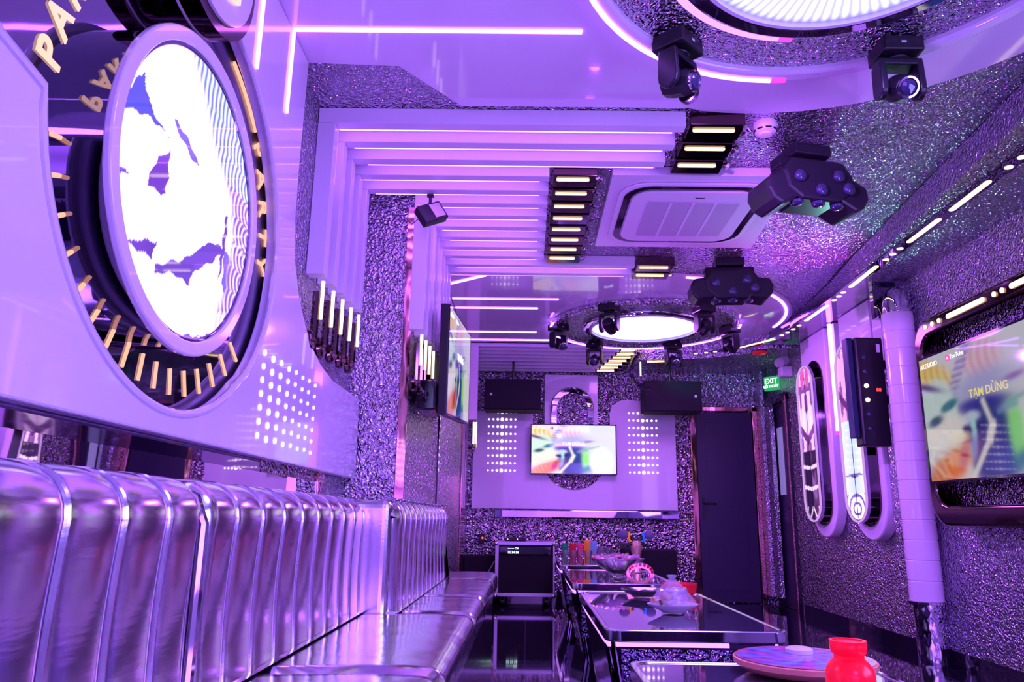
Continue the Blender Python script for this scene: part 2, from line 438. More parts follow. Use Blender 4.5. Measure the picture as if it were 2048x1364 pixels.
# stepped slats over the far wall
for k in range(8):
    y = 7.66 + .088 * k; zz = 2.60 - .02 * k; xr = 1.0 - .035 * k
    t = thing('end_wall_slat', 'thin white slat over the far television, %s of eight from the camera' % ORD[k], 'slat', (-.65, y, 0), 'thin white slats over the far television')
    MB().box(.002, xr + .65, 0, .035, zz, 2.635).build('board', SLATW, t)
    MB().box(.002, xr + .65, .036, .087, zz + .02, 2.635).build('recess_board', SLATW, t)
    g = MB().box(xr + .66, xr + .90, 0, .05, zz, zz + .06).build('end_box', GOLDM, t)
    MB().box(xr + .67, xr + .86, -.006, -.001, zz + .004, zz + .02).build('dash_light', GOLD, g)
    if k < 2:
        MB().box(.002, .13 - .03 * k, 0, .085, 1.83 + .02 * k, zz - .001).build('wall_board', SLATW, t, bevel=.003)
    if k == 0:
        h = MB(); h.tube([(.12, 0.0, 1.82), (.12, 0, 1.55), (.10, 0, 1.50), (.06, 0, 1.47)], .018, 8); h = h.build('wall_hook', CHROME, t, smooth=True)
        for q in (0, .03):
            MB().tube([(.10 + q, -.022, 1.80), (.10 + q, -.022, 1.58)], .006, 6).build('tube_light', TUBEW, h)
# dark hook by the stair of lights
t = thing('curved_cable_hook', 'dark curved bracket hanging right of the stepped warm lights', 'bracket', (1.10, 7.68, 2.40))
MB().tube([(.06, 0, .15), (-.0, 0, .05), (-.03, 0, -.05), (0, 0, -.15), (.08, 0, -.22), (.17, 0, -.22)], .02, 8).build('hook', BLACKG, t, smooth=True)
MB().tube([(.07, -.02, .05), (.07, -.02, -.10)], .008, 6).build('tube_light', TUBEW, t)

# ------------------------------------------------------------------ left wall: panel, mirror, round screen
wp = thing('wall_panel', 'large glossy white wall panel with a round opening on the left wall', 'wall panel', (-.94, 1.8, 1.04))
def PY(pts): return [(y - 1.8, z - 1.04) for y, z in pts]
hc = (1.82, 1.70); HR = .605
out = [(YB, 1.045), (4.0, 1.04), (3.97, 1.46), (3.42, 1.46), (3.2, 1.49), (3.05, 1.535), (2.93, 1.60), (2.82, 1.69), (2.74, 1.80), (2.70, 1.95), (2.69, 2.15), (2.695, 2.635), (2.04, 2.635)]
arc = [(1.87 + math.cos(rad(76 - 248 * i / 64)) * (.66 if i < 32 else .64), 1.70 + math.sin(rad(76 - 248 * i / 64)) * .60) for i in range(65)]
out += arc + [(1.11, 1.64), (.95, 1.72), (.80, 1.86), (.62, 2.15), (.5, 2.635), (YB, 2.635)]
MB().prism(PY(out), 'x', 0, .04).build('panel_board', WHITE, wp, bevel=.006)
edge = [(YB + .01, 2.0)]
def path3(pts, x): return [(x, y - 1.8, z - 1.04) for y, z in pts]
rim = [(2.04, 2.63)] + arc + [(1.11, 1.64), (.95, 1.72), (.80, 1.86), (.62, 2.15), (.5, 2.63)]
mb = MB(); rimo = []
mb.tube(path3([(y, z) for y, z in rim], .038), .011, 8); mb.build('rim_moulding', WHITE, wp, smooth=True)
# dots on the panel
dot0 = None
for c_ in range(8):
    for r in range(7):
        yy = 2.50 + .09 * c_; zz = 1.39 - .047 * r
        zz += (.0 if c_ % 2 == 0 else -.004)
        if dot0 is None:
            dot0 = MB().prism(circ(0, 0, .0095, 12), 'x', 0, .003).build('dot_light', DOT, wp); o = dot0
        else: o = dot0.copy(); C.objects.link(o)
        sc = .75 + .5 * math.exp(-((c_ - 1.2) / 2.2) ** 2)
        o.scale = (1, sc, sc); o.location = (.041, yy - 1.8, zz - 1.04)
# mirror behind
tag(MB().box(-.958, -.950, YB, 2.69, 1.0, 2.638).build('wall_mirror', DMIRROR), 'big violet tinted mirror in the round opening of the white wall panel', 'mirror')
tag(MB().box(-.958, -.951, YB, 3.45, .60, 1.0).build('wall_mirror', MIRROR), 'low mirror strip between sofa back and white wall panel', 'mirror')
tag(MB().box(-.958, -.945, 3.455, 3.55, .935, 1.3).build('copper_mirror_strip', COPPER), 'short copper mirror strip at the end of the low mirror behind the sofa', 'mirror strip')

rs = thing('round_screen', 'large round LED screen in a mirrored drum on the left wall', 'screen', (-.95, 1.76, 1.632))
MB().ring(circ(0, 0, .388, 72), circ(0, 0, .36, 72), 'x', 0, .095).build('drum', DMIRROR, rs, smooth=True)
MB().ring(circ(0, 0, .405, 72), circ(0, 0, .368, 72), 'x', .096, .115).build('rim', WHITE, rs, bevel=.005, smooth=True)
def inpoly(x, y, P):
    c = False; n = len(P)
    for i in range(n):
        x0, y0 = P[i]; x1, y1 = P[i - 1]
        if (y0 > y) != (y1 > y) and x < (x1 - x0) * (y - y0) / (y1 - y0) + x0: c = not c
    return c
def nrm(pts, cx=366, cy=392, sx=144, sy=282): return [((x - cx) / sx, -(y - cy) / sy) for x, y in pts]
DK = [
      ([(-1.047, 0.102), (-0.993, 0.208), (-0.853, 0.402), (-0.836, 0.454), (-0.754, 0.329), (-0.697, 0.278), (-0.59, 0.237), (-0.462, 0.213), (-0.4, 0.218), (-0.698, 0.209)], (0.08, 0.08, 0.75)),
      ([(-0.414, 0.139), (-0.469, 0.083), (-0.532, 0.016), (-0.593, -0.073), (-0.62, -0.143), (-0.637, -0.197), (-0.543, -0.193), (-0.403, -0.17), (-0.39, -0.06)], (0.17, 0.05, 0.55)),
      ([(-0.401, 0.362), (-0.36, 0.371), (-0.184, 0.335), (-0.052, 0.26), (0.022, 0.228), (-0.075, 0.222), (-0.247, 0.282), (-0.351, 0.31)], (0.16, 0.12, 0.8)),
      ([(-1.007, -0.238), (-0.955, -0.236), (-0.836, -0.228), (-0.921, -0.282), (-0.977, -0.315)], (0.17, 0.07, 0.55)),
      ([(-0.799, -0.629), (-0.715, -0.609), (-0.596, -0.544), (-0.438, -0.497), (-0.448, -0.56), (-0.459, -0.616), (-0.634, -0.628)], (0.14, 0.05, 0.5)),
      ([(-0.426, -0.644), (-0.34, -0.621), (-0.202, -0.539), (-0.067, -0.491), (0.065, -0.401), (0.201, -0.291), (0.353, -0.202), (0.488, -0.183), (0.586, -0.191), (0.389, -0.338), (0.097, -0.525), (0.068, -0.625), (-0.144, -0.623), (-0.279, -0.644), (-0.414, -0.712)], (0.15, 0.06, 0.55)),
      ([(0.566, -0.187), (0.713, -0.215), (0.83, -0.342), (0.813, -0.513), (0.791, -0.661), (0.684, -0.631), (0.599, -0.457)], (0.2, 0.12, 0.7)),
      ([(-0.752, -0.854), (-0.637, -0.91), (-0.386, -0.995), (-0.082, -0.999), (0.327, -0.93), (0.736, -0.756), (0.485, -0.87), (0.181, -0.994), (-0.172, -1.055), (-0.501, -1.026), (-0.71, -0.932)], (0.1, 0.1, 0.55)),
      ([(0.533, 0.086), (0.57, 0.094), (0.582, -0.099), (0.56, -0.31), (0.523, -0.461), (0.515, -0.285)], (0.16, 0.06, 0.5)),
      ]
def disc_img(a, b):
    c = [1.5, 1.25, 4.2]
    for P, col in DK:
        if inpoly(a + .012 * math.sin(40 * b), b + .01 * math.sin(37 * a), P): c = [v * 1.2 for v in col]; break
    K = [(-1, .35), (-.75, .40), (-.45, .62), (0, .60), (.25, .50), (.5, .12), (.75, -.1), (1.01, -.45)]
    for (b0, a0), (b1, a1) in zip(K, K[1:]):
        if b0 <= b <= b1: ab = a0 + (a1 - a0) * (b - b0) / (b1 - b0); break
    else: ab = .5
    e = (a - ab) * 4
    if e > 0:
        n = 5; ph = b * n + .3
        cy = (math.floor(ph) + .5 - .3) / n
        d = math.hypot((a - 1.02) * 2.2, (b - cy) * 3.2)
        t = .5 + .5 * math.sin(d * 42 + 2 * math.atan2(b - cy, a - 1.02))
        k = min(1, e * 1.6); q = .35 + .65 * t
        mcol = (.30 + 1.1 * t ** 2, .10 + 1.0 * t ** 2, .75 + 1.4 * t ** 2) if b < .35 else (.10 + 1.0 * t, .14 + 1.1 * t, .7 + 1.2 * t)
        c = [c[i] * (1 - k) + mcol[i] * k for i in range(3)]
    r = math.hypot(a, b)
    if r > .985: c = [.1, .03, .3]
    return c
SCR = screen_mat('round_screen_picture', 1.15)
image_grid('picture', 120, 400, basis((.103, 0, 0), (0, 1, 0), (0, 0, 1)) @ Matrix.Diagonal((.362, .362, 1, 1)), disc_img, SCR, rs, disc=True)
MB().ring(circ(0, 0, .375, 72), circ(0, 0, .362, 72), 'x', .098, .106).build('inner_band', DMIRROR, rs)
# neon ticks and letters around it
nt = thing('neon_ring', 'ring of amber neon ticks and letters on the mirror around the round screen', 'neon sign', (-.95, 1.87, 1.70))
def tickp(a, r):
    k = 1 + .24 * max(0, math.cos(rad(a + 8)))
    return (.002, math.cos(rad(a)) * r * k, math.sin(rad(a)) * r * (1 + .12 * max(0, math.cos(rad(a)))))
for i in range(16):
    a = -38 - 8.6 * i
    MB().tube([tickp(a, .472), tickp(a, .540)], .005, 8).build('tick_light', ORANGE, nt, smooth=True)
MB().tube([tickp(66 - 22 * i / 10, .575) for i in range(11)], .0075, 8).build('tick_light', ORANGE, nt, smooth=True)
for base, r in ((177, .535), (37, .61)):
    for i, ch in enumerate('PARTY'):
        a = base - 9 * i
        up = Vector((0, math.cos(rad(a)), math.sin(rad(a)))); rt = Vector((0, math.sin(rad(a)), -math.cos(rad(a))))
        # wall faces +x: reading direction clockwise seen from the room
        M = basis(Vector((.003, 0, 0)) + up * r, rt, up)
        if M.to_3x3().col[2].x < 0: M = M @ Matrix.Diagonal((1, 1, -1, 1))
        text('letter', ch, .10, M, NEONY if base > 90 else ORANGE, nt, ext=.0015, off=.002)
# small drum with a letter
sd = thing('letter_drum', 'small dark mirrored drum with a glowing letter above the round screen', 'neon sign', (-.95, 1.70, 2.34))
MB().prism(circ(0, 0, .25, 56), 'x', 0, .12).build('drum', GOLDM, sd, smooth=True)
MB().ring(circ(0, 0, .252, 56), circ(0, 0, .243, 56), 'x', .06, .066).build('band', WHITE, sd)
MB().prism(circ(0, 0, .215, 56), 'x', .121, .13).build('face', CEILW, sd)
text('letter', 'G', .36, basis((.136, .0, -.13), (0, 1, 0), (0, 0, 1)), NEONY, sd, ext=.005, off=.002)

# ------------------------------------------------------------------ televisions
def tv_img(u, v):
    def seg(x0, y0, x1, y1, w):
        dx, dy = x1 - x0, (y1 - y0); t = max(0, min(1, ((u - x0) * dx + (v - y0) * dy) / (dx * dx + dy * dy)))
        d = math.hypot(u - x0 - t * dx, (v - y0 - t * dy) * .56)
        return 1 / (1 + math.exp((d - w) / .004))
    def ell(cx, cy, rx, ry, ang=0, s=.12):
        a = rad(ang); x, y = (u - cx), (v - cy) * .56
        x, y = x * math.cos(a) + y * math.sin(a), -x * math.sin(a) + y * math.cos(a)
        d = math.hypot(x / rx, y / ry) - 1
        return 1 / (1 + math.exp(max(-40, min(40, d / (s * .55)))))
    c = [.86, .84, .95]
    def put(col, k):
        for i in range(3): c[i] = c[i] * (1 - k) + col[i] * k
    st = .5 + .5 * math.sin(u * 120 + 6 * math.sin(v * 9))
    put((1, .35 + .3 * st, .45 + .3 * st), .75 * ell(.46, .86, .14, .07, 0, .3))
    put((1, .5 + .4 * st, .12), ell(.08, .86, .2, .06, -20, .25))
    put((.25, .22, .75), .85 * ell(.31, .82, .22, .035, 52, .25) * (.6 + .4 * math.sin(v * 130)))
    put((.35, .35, .85), .7 * ell(.45, .66, .2, .06, 5, .4))
    put((.05, .04, .45), ell(.44, .52, .2, .035, 0, .3))
    put((.02, .05, .30), ell(.48, .22, .17, .17, 0, .12))
    put((.04, .09, .5), .8 * ell(.60, .10, .14, .06, 0, .3))
    put((.75, .95, .85), ell(.12, .5, .15, .17, 0, .1))
    put((1, .95, .85), ell(.15, .32, .16, .10, 15, .15))
    put((.1, .03, .18), ell(.04, .76, .12, .015, -15, .5))
    put((.02, .25, .26), ell(.21, .57, .07, .022, 12, .25)); put((.03, .12, .17), ell(.09, .47, .06, .022, 8, .3))
    put((.95, .22, .04), ell(.16, .09, .21, .07, 20, .25)); put((.7, .03, .10), ell(.28, .17, .06, .03, 60, .4))
    put((1, .55, .12), .6 * ell(.1, .08, .09, .05, 20, .3) * st)
    put((.95, .75, .7), seg(.05, .17, .28, .29, .006))
    put((.7, .75, 1), ell(.37, .45, .05, .02, 0, .3)); put((.5, .9, .85), ell(.37, .36, .02, .05, 0, .3)); put((.35, .4, .85), ell(.36, .22, .02, .05, -12, .4))
    put((.02, .02, .2), ell(.325, .36, .035, .018, -10, .3)); put((.02, .02, .2), ell(.42, .37, .03, .016, 10, .3))
    put((.35, 1, .25), ell(.65, .26, .05, .12, 5, .3))
    put((1, 1, .98), ell(.83, .25, .14, .17, 0, .12)); put((.02, .22, .4), .9 * ell(.66, .10, .07, .03, 20, .5) * (1 - ell(.83, .2, .14, .17, 0, .1)))
    put((.35, .05, .6), .8 * ell(.67, .66, .06, .012, 5, .5)); put((.1, .6, .45), .8 * seg(.6, .48, .8, .56, .006)); put((.2, .4, .7), .7 * seg(.55, .44, .66, .47, .01))
    put((.97, .92, .88), max(seg(.33, .0, .47, .26, .015), seg(.47, .26, .5, .36, .022), seg(.5, .36, .455, .54, .013)))
    return c
def television(name, label, M, w, h, s, textmat, loc, logo=True, thick=.035):
    t = thing(name, label, 'television'); t.matrix_world = Matrix.Translation(loc) @ M   # local X across, Y up, Z out
    MB().box(-w / 2, w / 2, -h / 2, h / 2, -thick, 0).build('casing', BLACK, t, bevel=.004)
    bz = .012
    MB().ring(rrect(-w / 2, w / 2, -h / 2, h / 2, .004, 2), rrect(-w / 2 + bz, w / 2 - bz, -h / 2 + bz, h / 2 - bz, .002, 2), 'z', .0005, .004).build('bezel', BLACKG, t)
    image_grid('picture', 110, 64, Matrix.Translation((0, 0, .002)) @ Matrix.Diagonal((w - 2 * bz, h - 2 * bz, 1, 1)), tv_img, screen_mat('tv_picture', s), t)
    text('caption', 'T\u1ea0M D\u1eeaNG', h * .085, Matrix.Translation((0, .08 * h, .004)), textmat, t, ext=.0005, off=.0006)
    text('corner_caption', 'AKDUDIO', h * .055, Matrix.Translation((-.41 * w, .405 * h, .004)), WTXT, t, ext=.0004)
    MB().prism(rrect(-.27 * w, -.235 * w, .40 * h, .45 * h, .006, 3), 'z', .003, .004).build('play_icon', YTRED, t)
    MB().prism([(-.257 * w, .413 * h), (-.257 * w, .437 * h), (-.246 * w, .425 * h)], 'z', .0042, .0046).build('play_triangle', WTXT, t)
    text('icon_caption', 'YouTube', h * .05, Matrix.Translation((-.185 * w, .41 * h, .004)), WTXT, t, ext=.0004)
    return t
rot_far = basis((0, 0, 0), (1, 0, 0), (0, 0, 1)); 
television('television', 'bright flat television on the far wall below the arch', rot_far, .95, .55, 1.05, WTXT, Vector((.51, 8.30, 1.595)))
struct_mount = thing('tv_mount', 'flat black bracket behind the far television', 'bracket', (.51, 8.32, 1.6))
MB().box(-.15, .15, .018, .045, -.12, .12).build('plate', BLACK, struct_mount)
# side tv on the left wall
n = Vector((1, -.032, -.01)).normalized(); X = Vector((.032, 1, .075)).normalized(); Y = n.cross(X)
television('television', 'side television jutting from the left wall beyond the slats', basis((0, 0, 0), X, Y), 1.13, .64, .8, WTXT, Vector((-.44, 4.75, 1.775)), thick=.05)
t = thing('tv_mount', 'black wall arm holding the side television', 'bracket', (-.645, 4.75, 1.7))
MB().box(.001, .140, -.2, .2, -.12, .12).box(.001, .03, -.3, .3, -.2, .2).build('arm', BLACK, t)
MB().box(.02, .13, -.62, -.3, -.27, -.1).build('cable_box', BLACKG, t, bevel=.01)

# ------------------------------------------------------------------ far wall panel
fp = thing('far_wall_panel', 'white stepped wall panel with dot lights around the far television', 'wall panel', (.53, 8.395, .95))
P = [(-.62, .95), (1.66, .95), (1.66, 2.06)] + [(1.66, 2.06)] 
P = [(-.60, .95), (1.65, .95), (1.65, 2.12), (1.14, 2.16)] + circ(1.10, 1.98, .18, 8, 90, 180) + [(.92, 1.5), (.79, 1.5), (.79, 2.44), (.19, 2.44), (.19, 1.5), (.06, 1.5), (.06, 2.02), (-.60, 2.02)]
MB().prism([(x - .53, z - .95) for x, z in P], 'y', -.022, 0).build('panel_board', WHITE, fp, bevel=.004)
MB().prism([(x - .53, z - .95) for x, z in circ(.52, 1.52, .36, 48)], 'y', -.03, -.0225).build('hammered_disc', HAMF, fp)
capo = capsule(.50, 1.42, 2.30, .245, 20); capi = capsule(.50, 1.50, 2.215, .165, 20)
MB().ring([(x - .53, z - .95) for x, z in capo], [(x - .53, z - .95) for x, z in capi], 'y', -.05, -.023).build('arch_frame', MIRROR, fp, bevel=.012, seg=3, smooth=True)
MB().prism([(x - .53, z - .95) for x, z in capi], 'y', -.034, -.031).build('arch_infill', HAMF, fp)
MB().box(-.35 - .53, 1.66 - .53, -.05, -.002, -.095, -.008).build('mirror_ledge', DMIRROR, fp, bevel=.01)
d0 = None
for (xa, xb, za, zb) in ((-.43, -.135, 2.005, 1.36), (1.135, 1.44, 2.01, 1.355)):
    for i in range(7):
        for j in range(9):
            sc = [.72, .8, 1.0, 1.45, 1.05, .9, .78][i]
            if d0 is None:
                d0 = MB().prism(circ(0, 0, .0125, 12), 'y', -.003, 0).build('dot_light', DOT, fp); o = d0
            else: o = d0.copy(); C.objects.link(o)
            o.scale = (sc, 1, sc)
            o.location = (xa + (xb - xa) * i / 6 - .53, -.0225, za + (zb - za) * j / 8 - .95)
            if (xa > 0 and (i * 9 + j) >= 34): o['kind'] = 'thing'

# speakers
def speaker(label, x0, x1, lx):
    t = thing('loudspeaker', label, 'speaker', ((x0 + x1) / 2, 7.9, 1.97), 'black loudspeakers over the far wall')
    w = (x1 - x0) / 2
    MB().box(-w, w, 0, .3, 0, .33).build('cabinet', BLACKM, t, bevel=.008)
    MB().box(-w + .01, w - .01, -.006, -.0005, .01, .32).build('grille', BLACKM, t)
    MB().prism(rrect(lx - .012, lx + .012, .15, .175, .004, 2), 'y', -.01, -.007).build('badge', MATTE, t)
    MB().tube([(0, .15, .33), (0, .15, .60)], .012, 8).tube([(-.06, .15, .34), (0, .15, .42), (.06, .15, .34)], .008, 6).build('bracket', BLACK, t)
speaker('black loudspeaker hanging left of the far television', -.46, .14, -.23)
speaker('black loudspeaker hanging right of the far television', 1.24, 1.85, .24)

# ------------------------------------------------------------------ doors
d1 = thing('door_1', 'closed dark violet door in the far wall right of the loudspeaker', 'door', (2.19, 8.38, 0)); d1['kind'] = 'structure'
MB().box(-.31, .31, -.02, .018, .01, 2.03).build('door_leaf', DOORM, d1, bevel=.003)
MB().ring([(-.22, .12), (.22, .12), (.22, 1.93), (-.22, 1.93)], [(-.20, .14), (.20, .14), (.20, 1.91), (-.20, 1.91)], 'y', -.024, -.0205).build('leaf_moulding', DOORM, d1)
MB().box(-.38, -.315, -.04, .018, 0, 2.09).box(.315, .37, -.04, .018, 0, 2.09).box(-.38, .37, -.04, .018, 2.04, 2.09).build('door_frame', COPPER, d1, bevel=.006)
h = MB().box(-.275, -.245, -.03, -.0205, .86, 1.1).build('handle_plate', BLACK, d1)
MB().tube([(-.26, -.03, 1.03), (-.26, -.07, 1.03), (-.13, -.07, 1.03)], .01, 8).build('handle', BLACK, h)
struct('trim_2', MB().box(2.56, 2.60, 8.2, YF - .001, .09, ZS - .03).box(2.605, 2.649, 8.05, YF - .001, .09, 2.09), HAM)
d2 = thing('door_2', 'dark side door with glass slot in the right wall near the corner', 'door', (XR, 7.85, 0)); d2['kind'] = 'structure'
MB().box(.03, .07, -.2, .5, .01, 2.05).build('door_leaf', DOORM, d2)
MB().box(.022, .029, .04, .2, 1.12, 1.82).build('glass_slot', mat('frosted_glass', (.45, .5, .6), .25, emis=(.25, .3, .45), es=.35), d2)
MB().box(-.03, .10, -.28, -.21, 0, 2.12).box(-.05, .02, -.28, .45, 2.06, 2.14).build('door_frame', BLACKG, d2, bevel=.004)
MB().box(-.045, -.031, -.285, -.24, 0, 2.1).build('door_jamb', COPPER, d2)
h = MB().box(.018, .0295, -.17, -.13, .85, 1.1).build('handle_plate', CHROME, d2)
MB().tube([(.02, -.15, .98), (-.02, -.15, .98), (-.02, -.04, .98)], .009, 8).build('handle', CHROME, h)

# exit sign, emergency lamp, alarm, smoke detector
t = thing('exit_sign', 'green lit exit sign hanging in the far right corner', 'sign', (2.58, 7.85, 2.20), rot=(0, 0, rad(-52)))
MB().box(-.09, .09, 0, .03, 0, .15).build('sign_box', GREENL, t, bevel=.004)
MB().box(-.082, .082, -.003, -.0005, .008, .142).build('sign_face', GREENL, t)
text('lettering', 'EXIT', .075, basis((0, -.005, .075), (1, 0, 0), (0, 0, 1)), SIGNW, t, ext=.001, off=.001)
text('lettering', 'L\u1ed0I THO\u00c1T', .035, basis((0, -.005, .03), (1, 0, 0), (0, 0, 1)), SIGNW, t, ext=.001, off=.001)
MB().tube([(-.05, .015, .15), (-.05, .015, .26)], .004, 6).tube([(.05, .015, .15), (.05, .015, .26)], .004, 6).build('hanger', BLACK, t)
t = thing('emergency_lamp', 'white twin head emergency lamp above the side door', 'lamp', (2.60, 7.42, 2.26))
MB().box(-.07, .045, -.06, .06, 0, .1).build('housing', MATTE, t, bevel=.012)
for q in (-.035, .045):
    hd = MB().lathe([(.02, .05), (.045, .03), (.048, 0), (.045, -.012)], (q - .04, q, .16 + q * .5), 20, 'y').build('lamp_head', MATTE, t, smooth=True)
t = thing('alarm_beacon', 'small red alarm disc under the far right soffit', 'alarm', (2.27, 7.2, ZS - .021))
MB().lathe([(.07, 0), (.075, -.015), (.06, -.035), (.02, -.04)], (0, 0, 0), 28).build('dome', mat('red_plastic', (.5, .01, .02), .3, emis=(.6, .01, .02), es=.25), t, smooth=True)
MB().ring(circ(0, 0, .078, 28), circ(0, 0, .070, 28), 'z', -.012, 0).build('ring', BLACK, t)
t = thing('smoke_detector', 'round white smoke detector on the hammered ceiling', 'smoke detector', (1.09, 3.17, ZC))
MB().lathe([(.055, 0), (.056, -.02), (.052, -.028), (.048, -.045), (.030, -.052), (.028, -.058), (.01, -.06)], (0, 0, 0), 32).build('housing', MATTE, t, smooth=True)
for k in range(8):
    a = k * PI / 4
    MB().box(-.013, .013, -.0515, -.046, -.043, -.036).xf(Matrix.Rotation(a, 4, 'Z')).build('vent_slot', BLACK, t)

# ------------------------------------------------------------------ air conditioner
ac = thing('ceiling_air_conditioner', 'white cassette air conditioner in a white ceiling board', 'air conditioner', (.93, 4.13, ZC))
MB().prism([(-.50, -.52), (.46, -.52), (.53, .54), (-.50, .54)], 'z', -.05, -.001).build('ceiling_board', WHITE, ac, bevel=.003)
MB().prism(rrect(-.44, .40, -.44, .44, .16, 8), 'z', -.062, -.051).build('casing', MATTE, ac, bevel=.004)
MB().ring(rrect(-.41, .37, -.41, .41, .15, 8), rrect(-.37, .33, -.37, .37, .12, 8), 'z', -.066, -.063).build('air_slot', BLACKG, ac)
MB().prism(rrect(-.365, .325, -.365, .365, .115, 8), 'z', -.076, -.063).build('centre_cover', MATTE, ac, bevel=.003)
gr = MB().box(-.27, .24, -.24, .26, -.081, -.0765).build('grille', GREYP, ac)
for k in range(3):
    MB().box(-.15 + .125 * k, -.135 + .125 * k, -.24, .26, -.084, -.0815).build('grille_rib', MATTE, gr)
MB().box(-.02, .03, -.30, -.295, -.0785, -.0765).build('badge', BLACK, ac)

# ------------------------------------------------------------------ round ceiling fixtures
def wedge_img(sx):
    def f(a, b):
        r = math.hypot(a, b); an = math.atan2(b, a)
        k = .75 + .35 * math.sin(an * 90)
        return (1.4 * k, 1.3 * k, 3.6 * k) if r < .97 else (.2, .2, .5)
    return f
def far_img(a, b):
    d = .5 + .5 * math.sin(5 * a + 3 * b) * math.sin(4 * b - 2 * a)
    c = (1.5 - .6 * max(0, d - .7), 1.35, 3.8)
    return c if math.hypot(a, b) < .97 else (.2, .2, .6)
def ceiling_ring(label, cx, cy, img, nv, rimm):
    t = thing('ring_fixture', label, 'ceiling light', (cx, cy, 2.64))
    MB().ring(circ(0, 0, .86, 80), circ(0, 0, .80, 80), 'z', -.05, -.001).build('outer_rim', rimm, t, bevel=.012, smooth=True)
    MB().ring(circ(0, 0, .80, 80), circ(0, 0, .575, 80), 'z', -.022, -.001).build('hammered_ring', HAM, t)
    MB().ring(circ(0, 0, .575, 80), circ(0, 0, .50, 80), 'z', -.06, -.001).build('inner_rim', MIRROR, t, bevel=.02, seg=4, smooth=True)
    MB().ring(circ(0, 0, .505, 80), circ(0, 0, .49, 80), 'z', -.066, -.04).build('inner_lip', WHITE, t)
    image_grid('picture', 12, nv, Matrix.Translation((0, 0, -.045)) @ Matrix.Diagonal((.495, .495, 1, 1)), img, screen_mat('ring_picture', 1.3), t, disc=True)
    return t
RN = ceiling_ring('near round ceiling fixture with a bright screen, cut by the top of the picture', .97, 1.87, wedge_img(1), 540, CEILW)
def arcs(t, segs, r0, r1, z0, z1):
    for a0, a1, m in segs:
        MB().prism(circ(0, 0, r1, 24, a0, a1) + circ(0, 0, r0, 24, a1, a0), 'z', z0, z1).build('led_arc', m, t)
arcs(RN, ((90, 178, LED), (86, 90, MAG)), .838, .856, -.058, -.051)
arcs(RN, ((95, 178, LEDC), (90, 95, MAG)), .585, .605, -.045, -.023)
RF = ceiling_ring('far round ceiling fixture with a bright oval looking screen and six lamps', 1.08, 6.80, far_img, 120, HAMF)
arcs(RF, ((-12, 90, LED), (90, 192, LED)), .862, .882, -.054, -.046)

# moving heads
def moving_head(name, label, loc, rz, tilt, group, first=None):
    if first: return copy_tree(first, loc, (0, 0, rz), label=label)
    t = thing(name, label, 'stage light', loc, group, (0, 0, rz))
    t.scale = (.9, .9, .9)
    MB().box(-.085, .085, -.075, .075, -.07, 0).build('base', BLACK, t, bevel=.008)
    MB().box(-.01, .01, -.0765, -.0755, -.04, -.03).build('display', MATTE, t)
    y = MB().lathe([(.05, -.071), (.05, -.085), (.03, -.09)], (0, 0, 0), 20)
    for s in (-1, 1):
        y.prism([(-.04, -.1), (.04, -.1), (.045, -.2)] + circ(0, -.215, .045, 10, 0, -180) + [(-.045, -.2)], 'x', s * .078 - .014, s * .078 + .014)
    y.box(-.09, .09, -.04, .04, -.115, -.085)
    yo = y.build('yoke', BLACK, t, bevel=.006)
    M = Matrix.Translation((0, 0, -.205)) @ Matrix.Rotation(tilt, 4, 'X')
    hd = MB().lathe([(.035, -.07), (.052, -.06), (.057, -.02), (.057, .03), (.048, .065), (.045, .072)], (0, 0, 0), 10)
    hd = hd.xf(M).build('head', BLACK, yo, bevel=.004)
    MB().lathe([(.044, .0725), (.044, .080), (.036, .081), (.034, .0725)], (0, 0, 0), 24).xf(M).build('lens_ring', CHROME, hd, smooth=True)
    MB().lathe([(.034, .074), (.03, .083), (.015, .088)], (0, 0, 0), 20).xf(M).build('lens', LENS, hd, smooth=True)
    return t
GH = 'moving head lamps around the near ceiling ring'
h1 = moving_head('moving_head_light', 'left moving head lamp under the near ceiling ring, turned sideways', (.55, 2.50, 2.618), rad(48), rad(105), GH)
h2 = moving_head('moving_head_light', 'right moving head lamp under the near ceiling ring, lens facing the camera', (1.38, 2.52, 2.618), 0, rad(118), GH)
GF = 'moving head lamps around the far ceiling ring'
fl = None
for a, nm, rz in ((180, 'leftmost', 40), (120, 'left of the two beyond the screen', -20), (60, 'right of the two beyond the screen', 15), (0, 'rightmost', 120), (240, 'left of the two nearer the camera', 150), (300, 'right of the two nearer the camera', 200)):
    loc = (1.08 + .80 * math.cos(rad(a)), 6.8 + .80 * math.sin(rad(a)), 2.617)
    lab = 'small moving head lamp under the far ring, %s' % nm
    if fl is None: fl = moving_head('moving_head_light', lab, loc, rad(rz), rad(120), GF)
    else: moving_head('moving_head_light', lab, loc, rad(rz), 0, GF, first=fl)

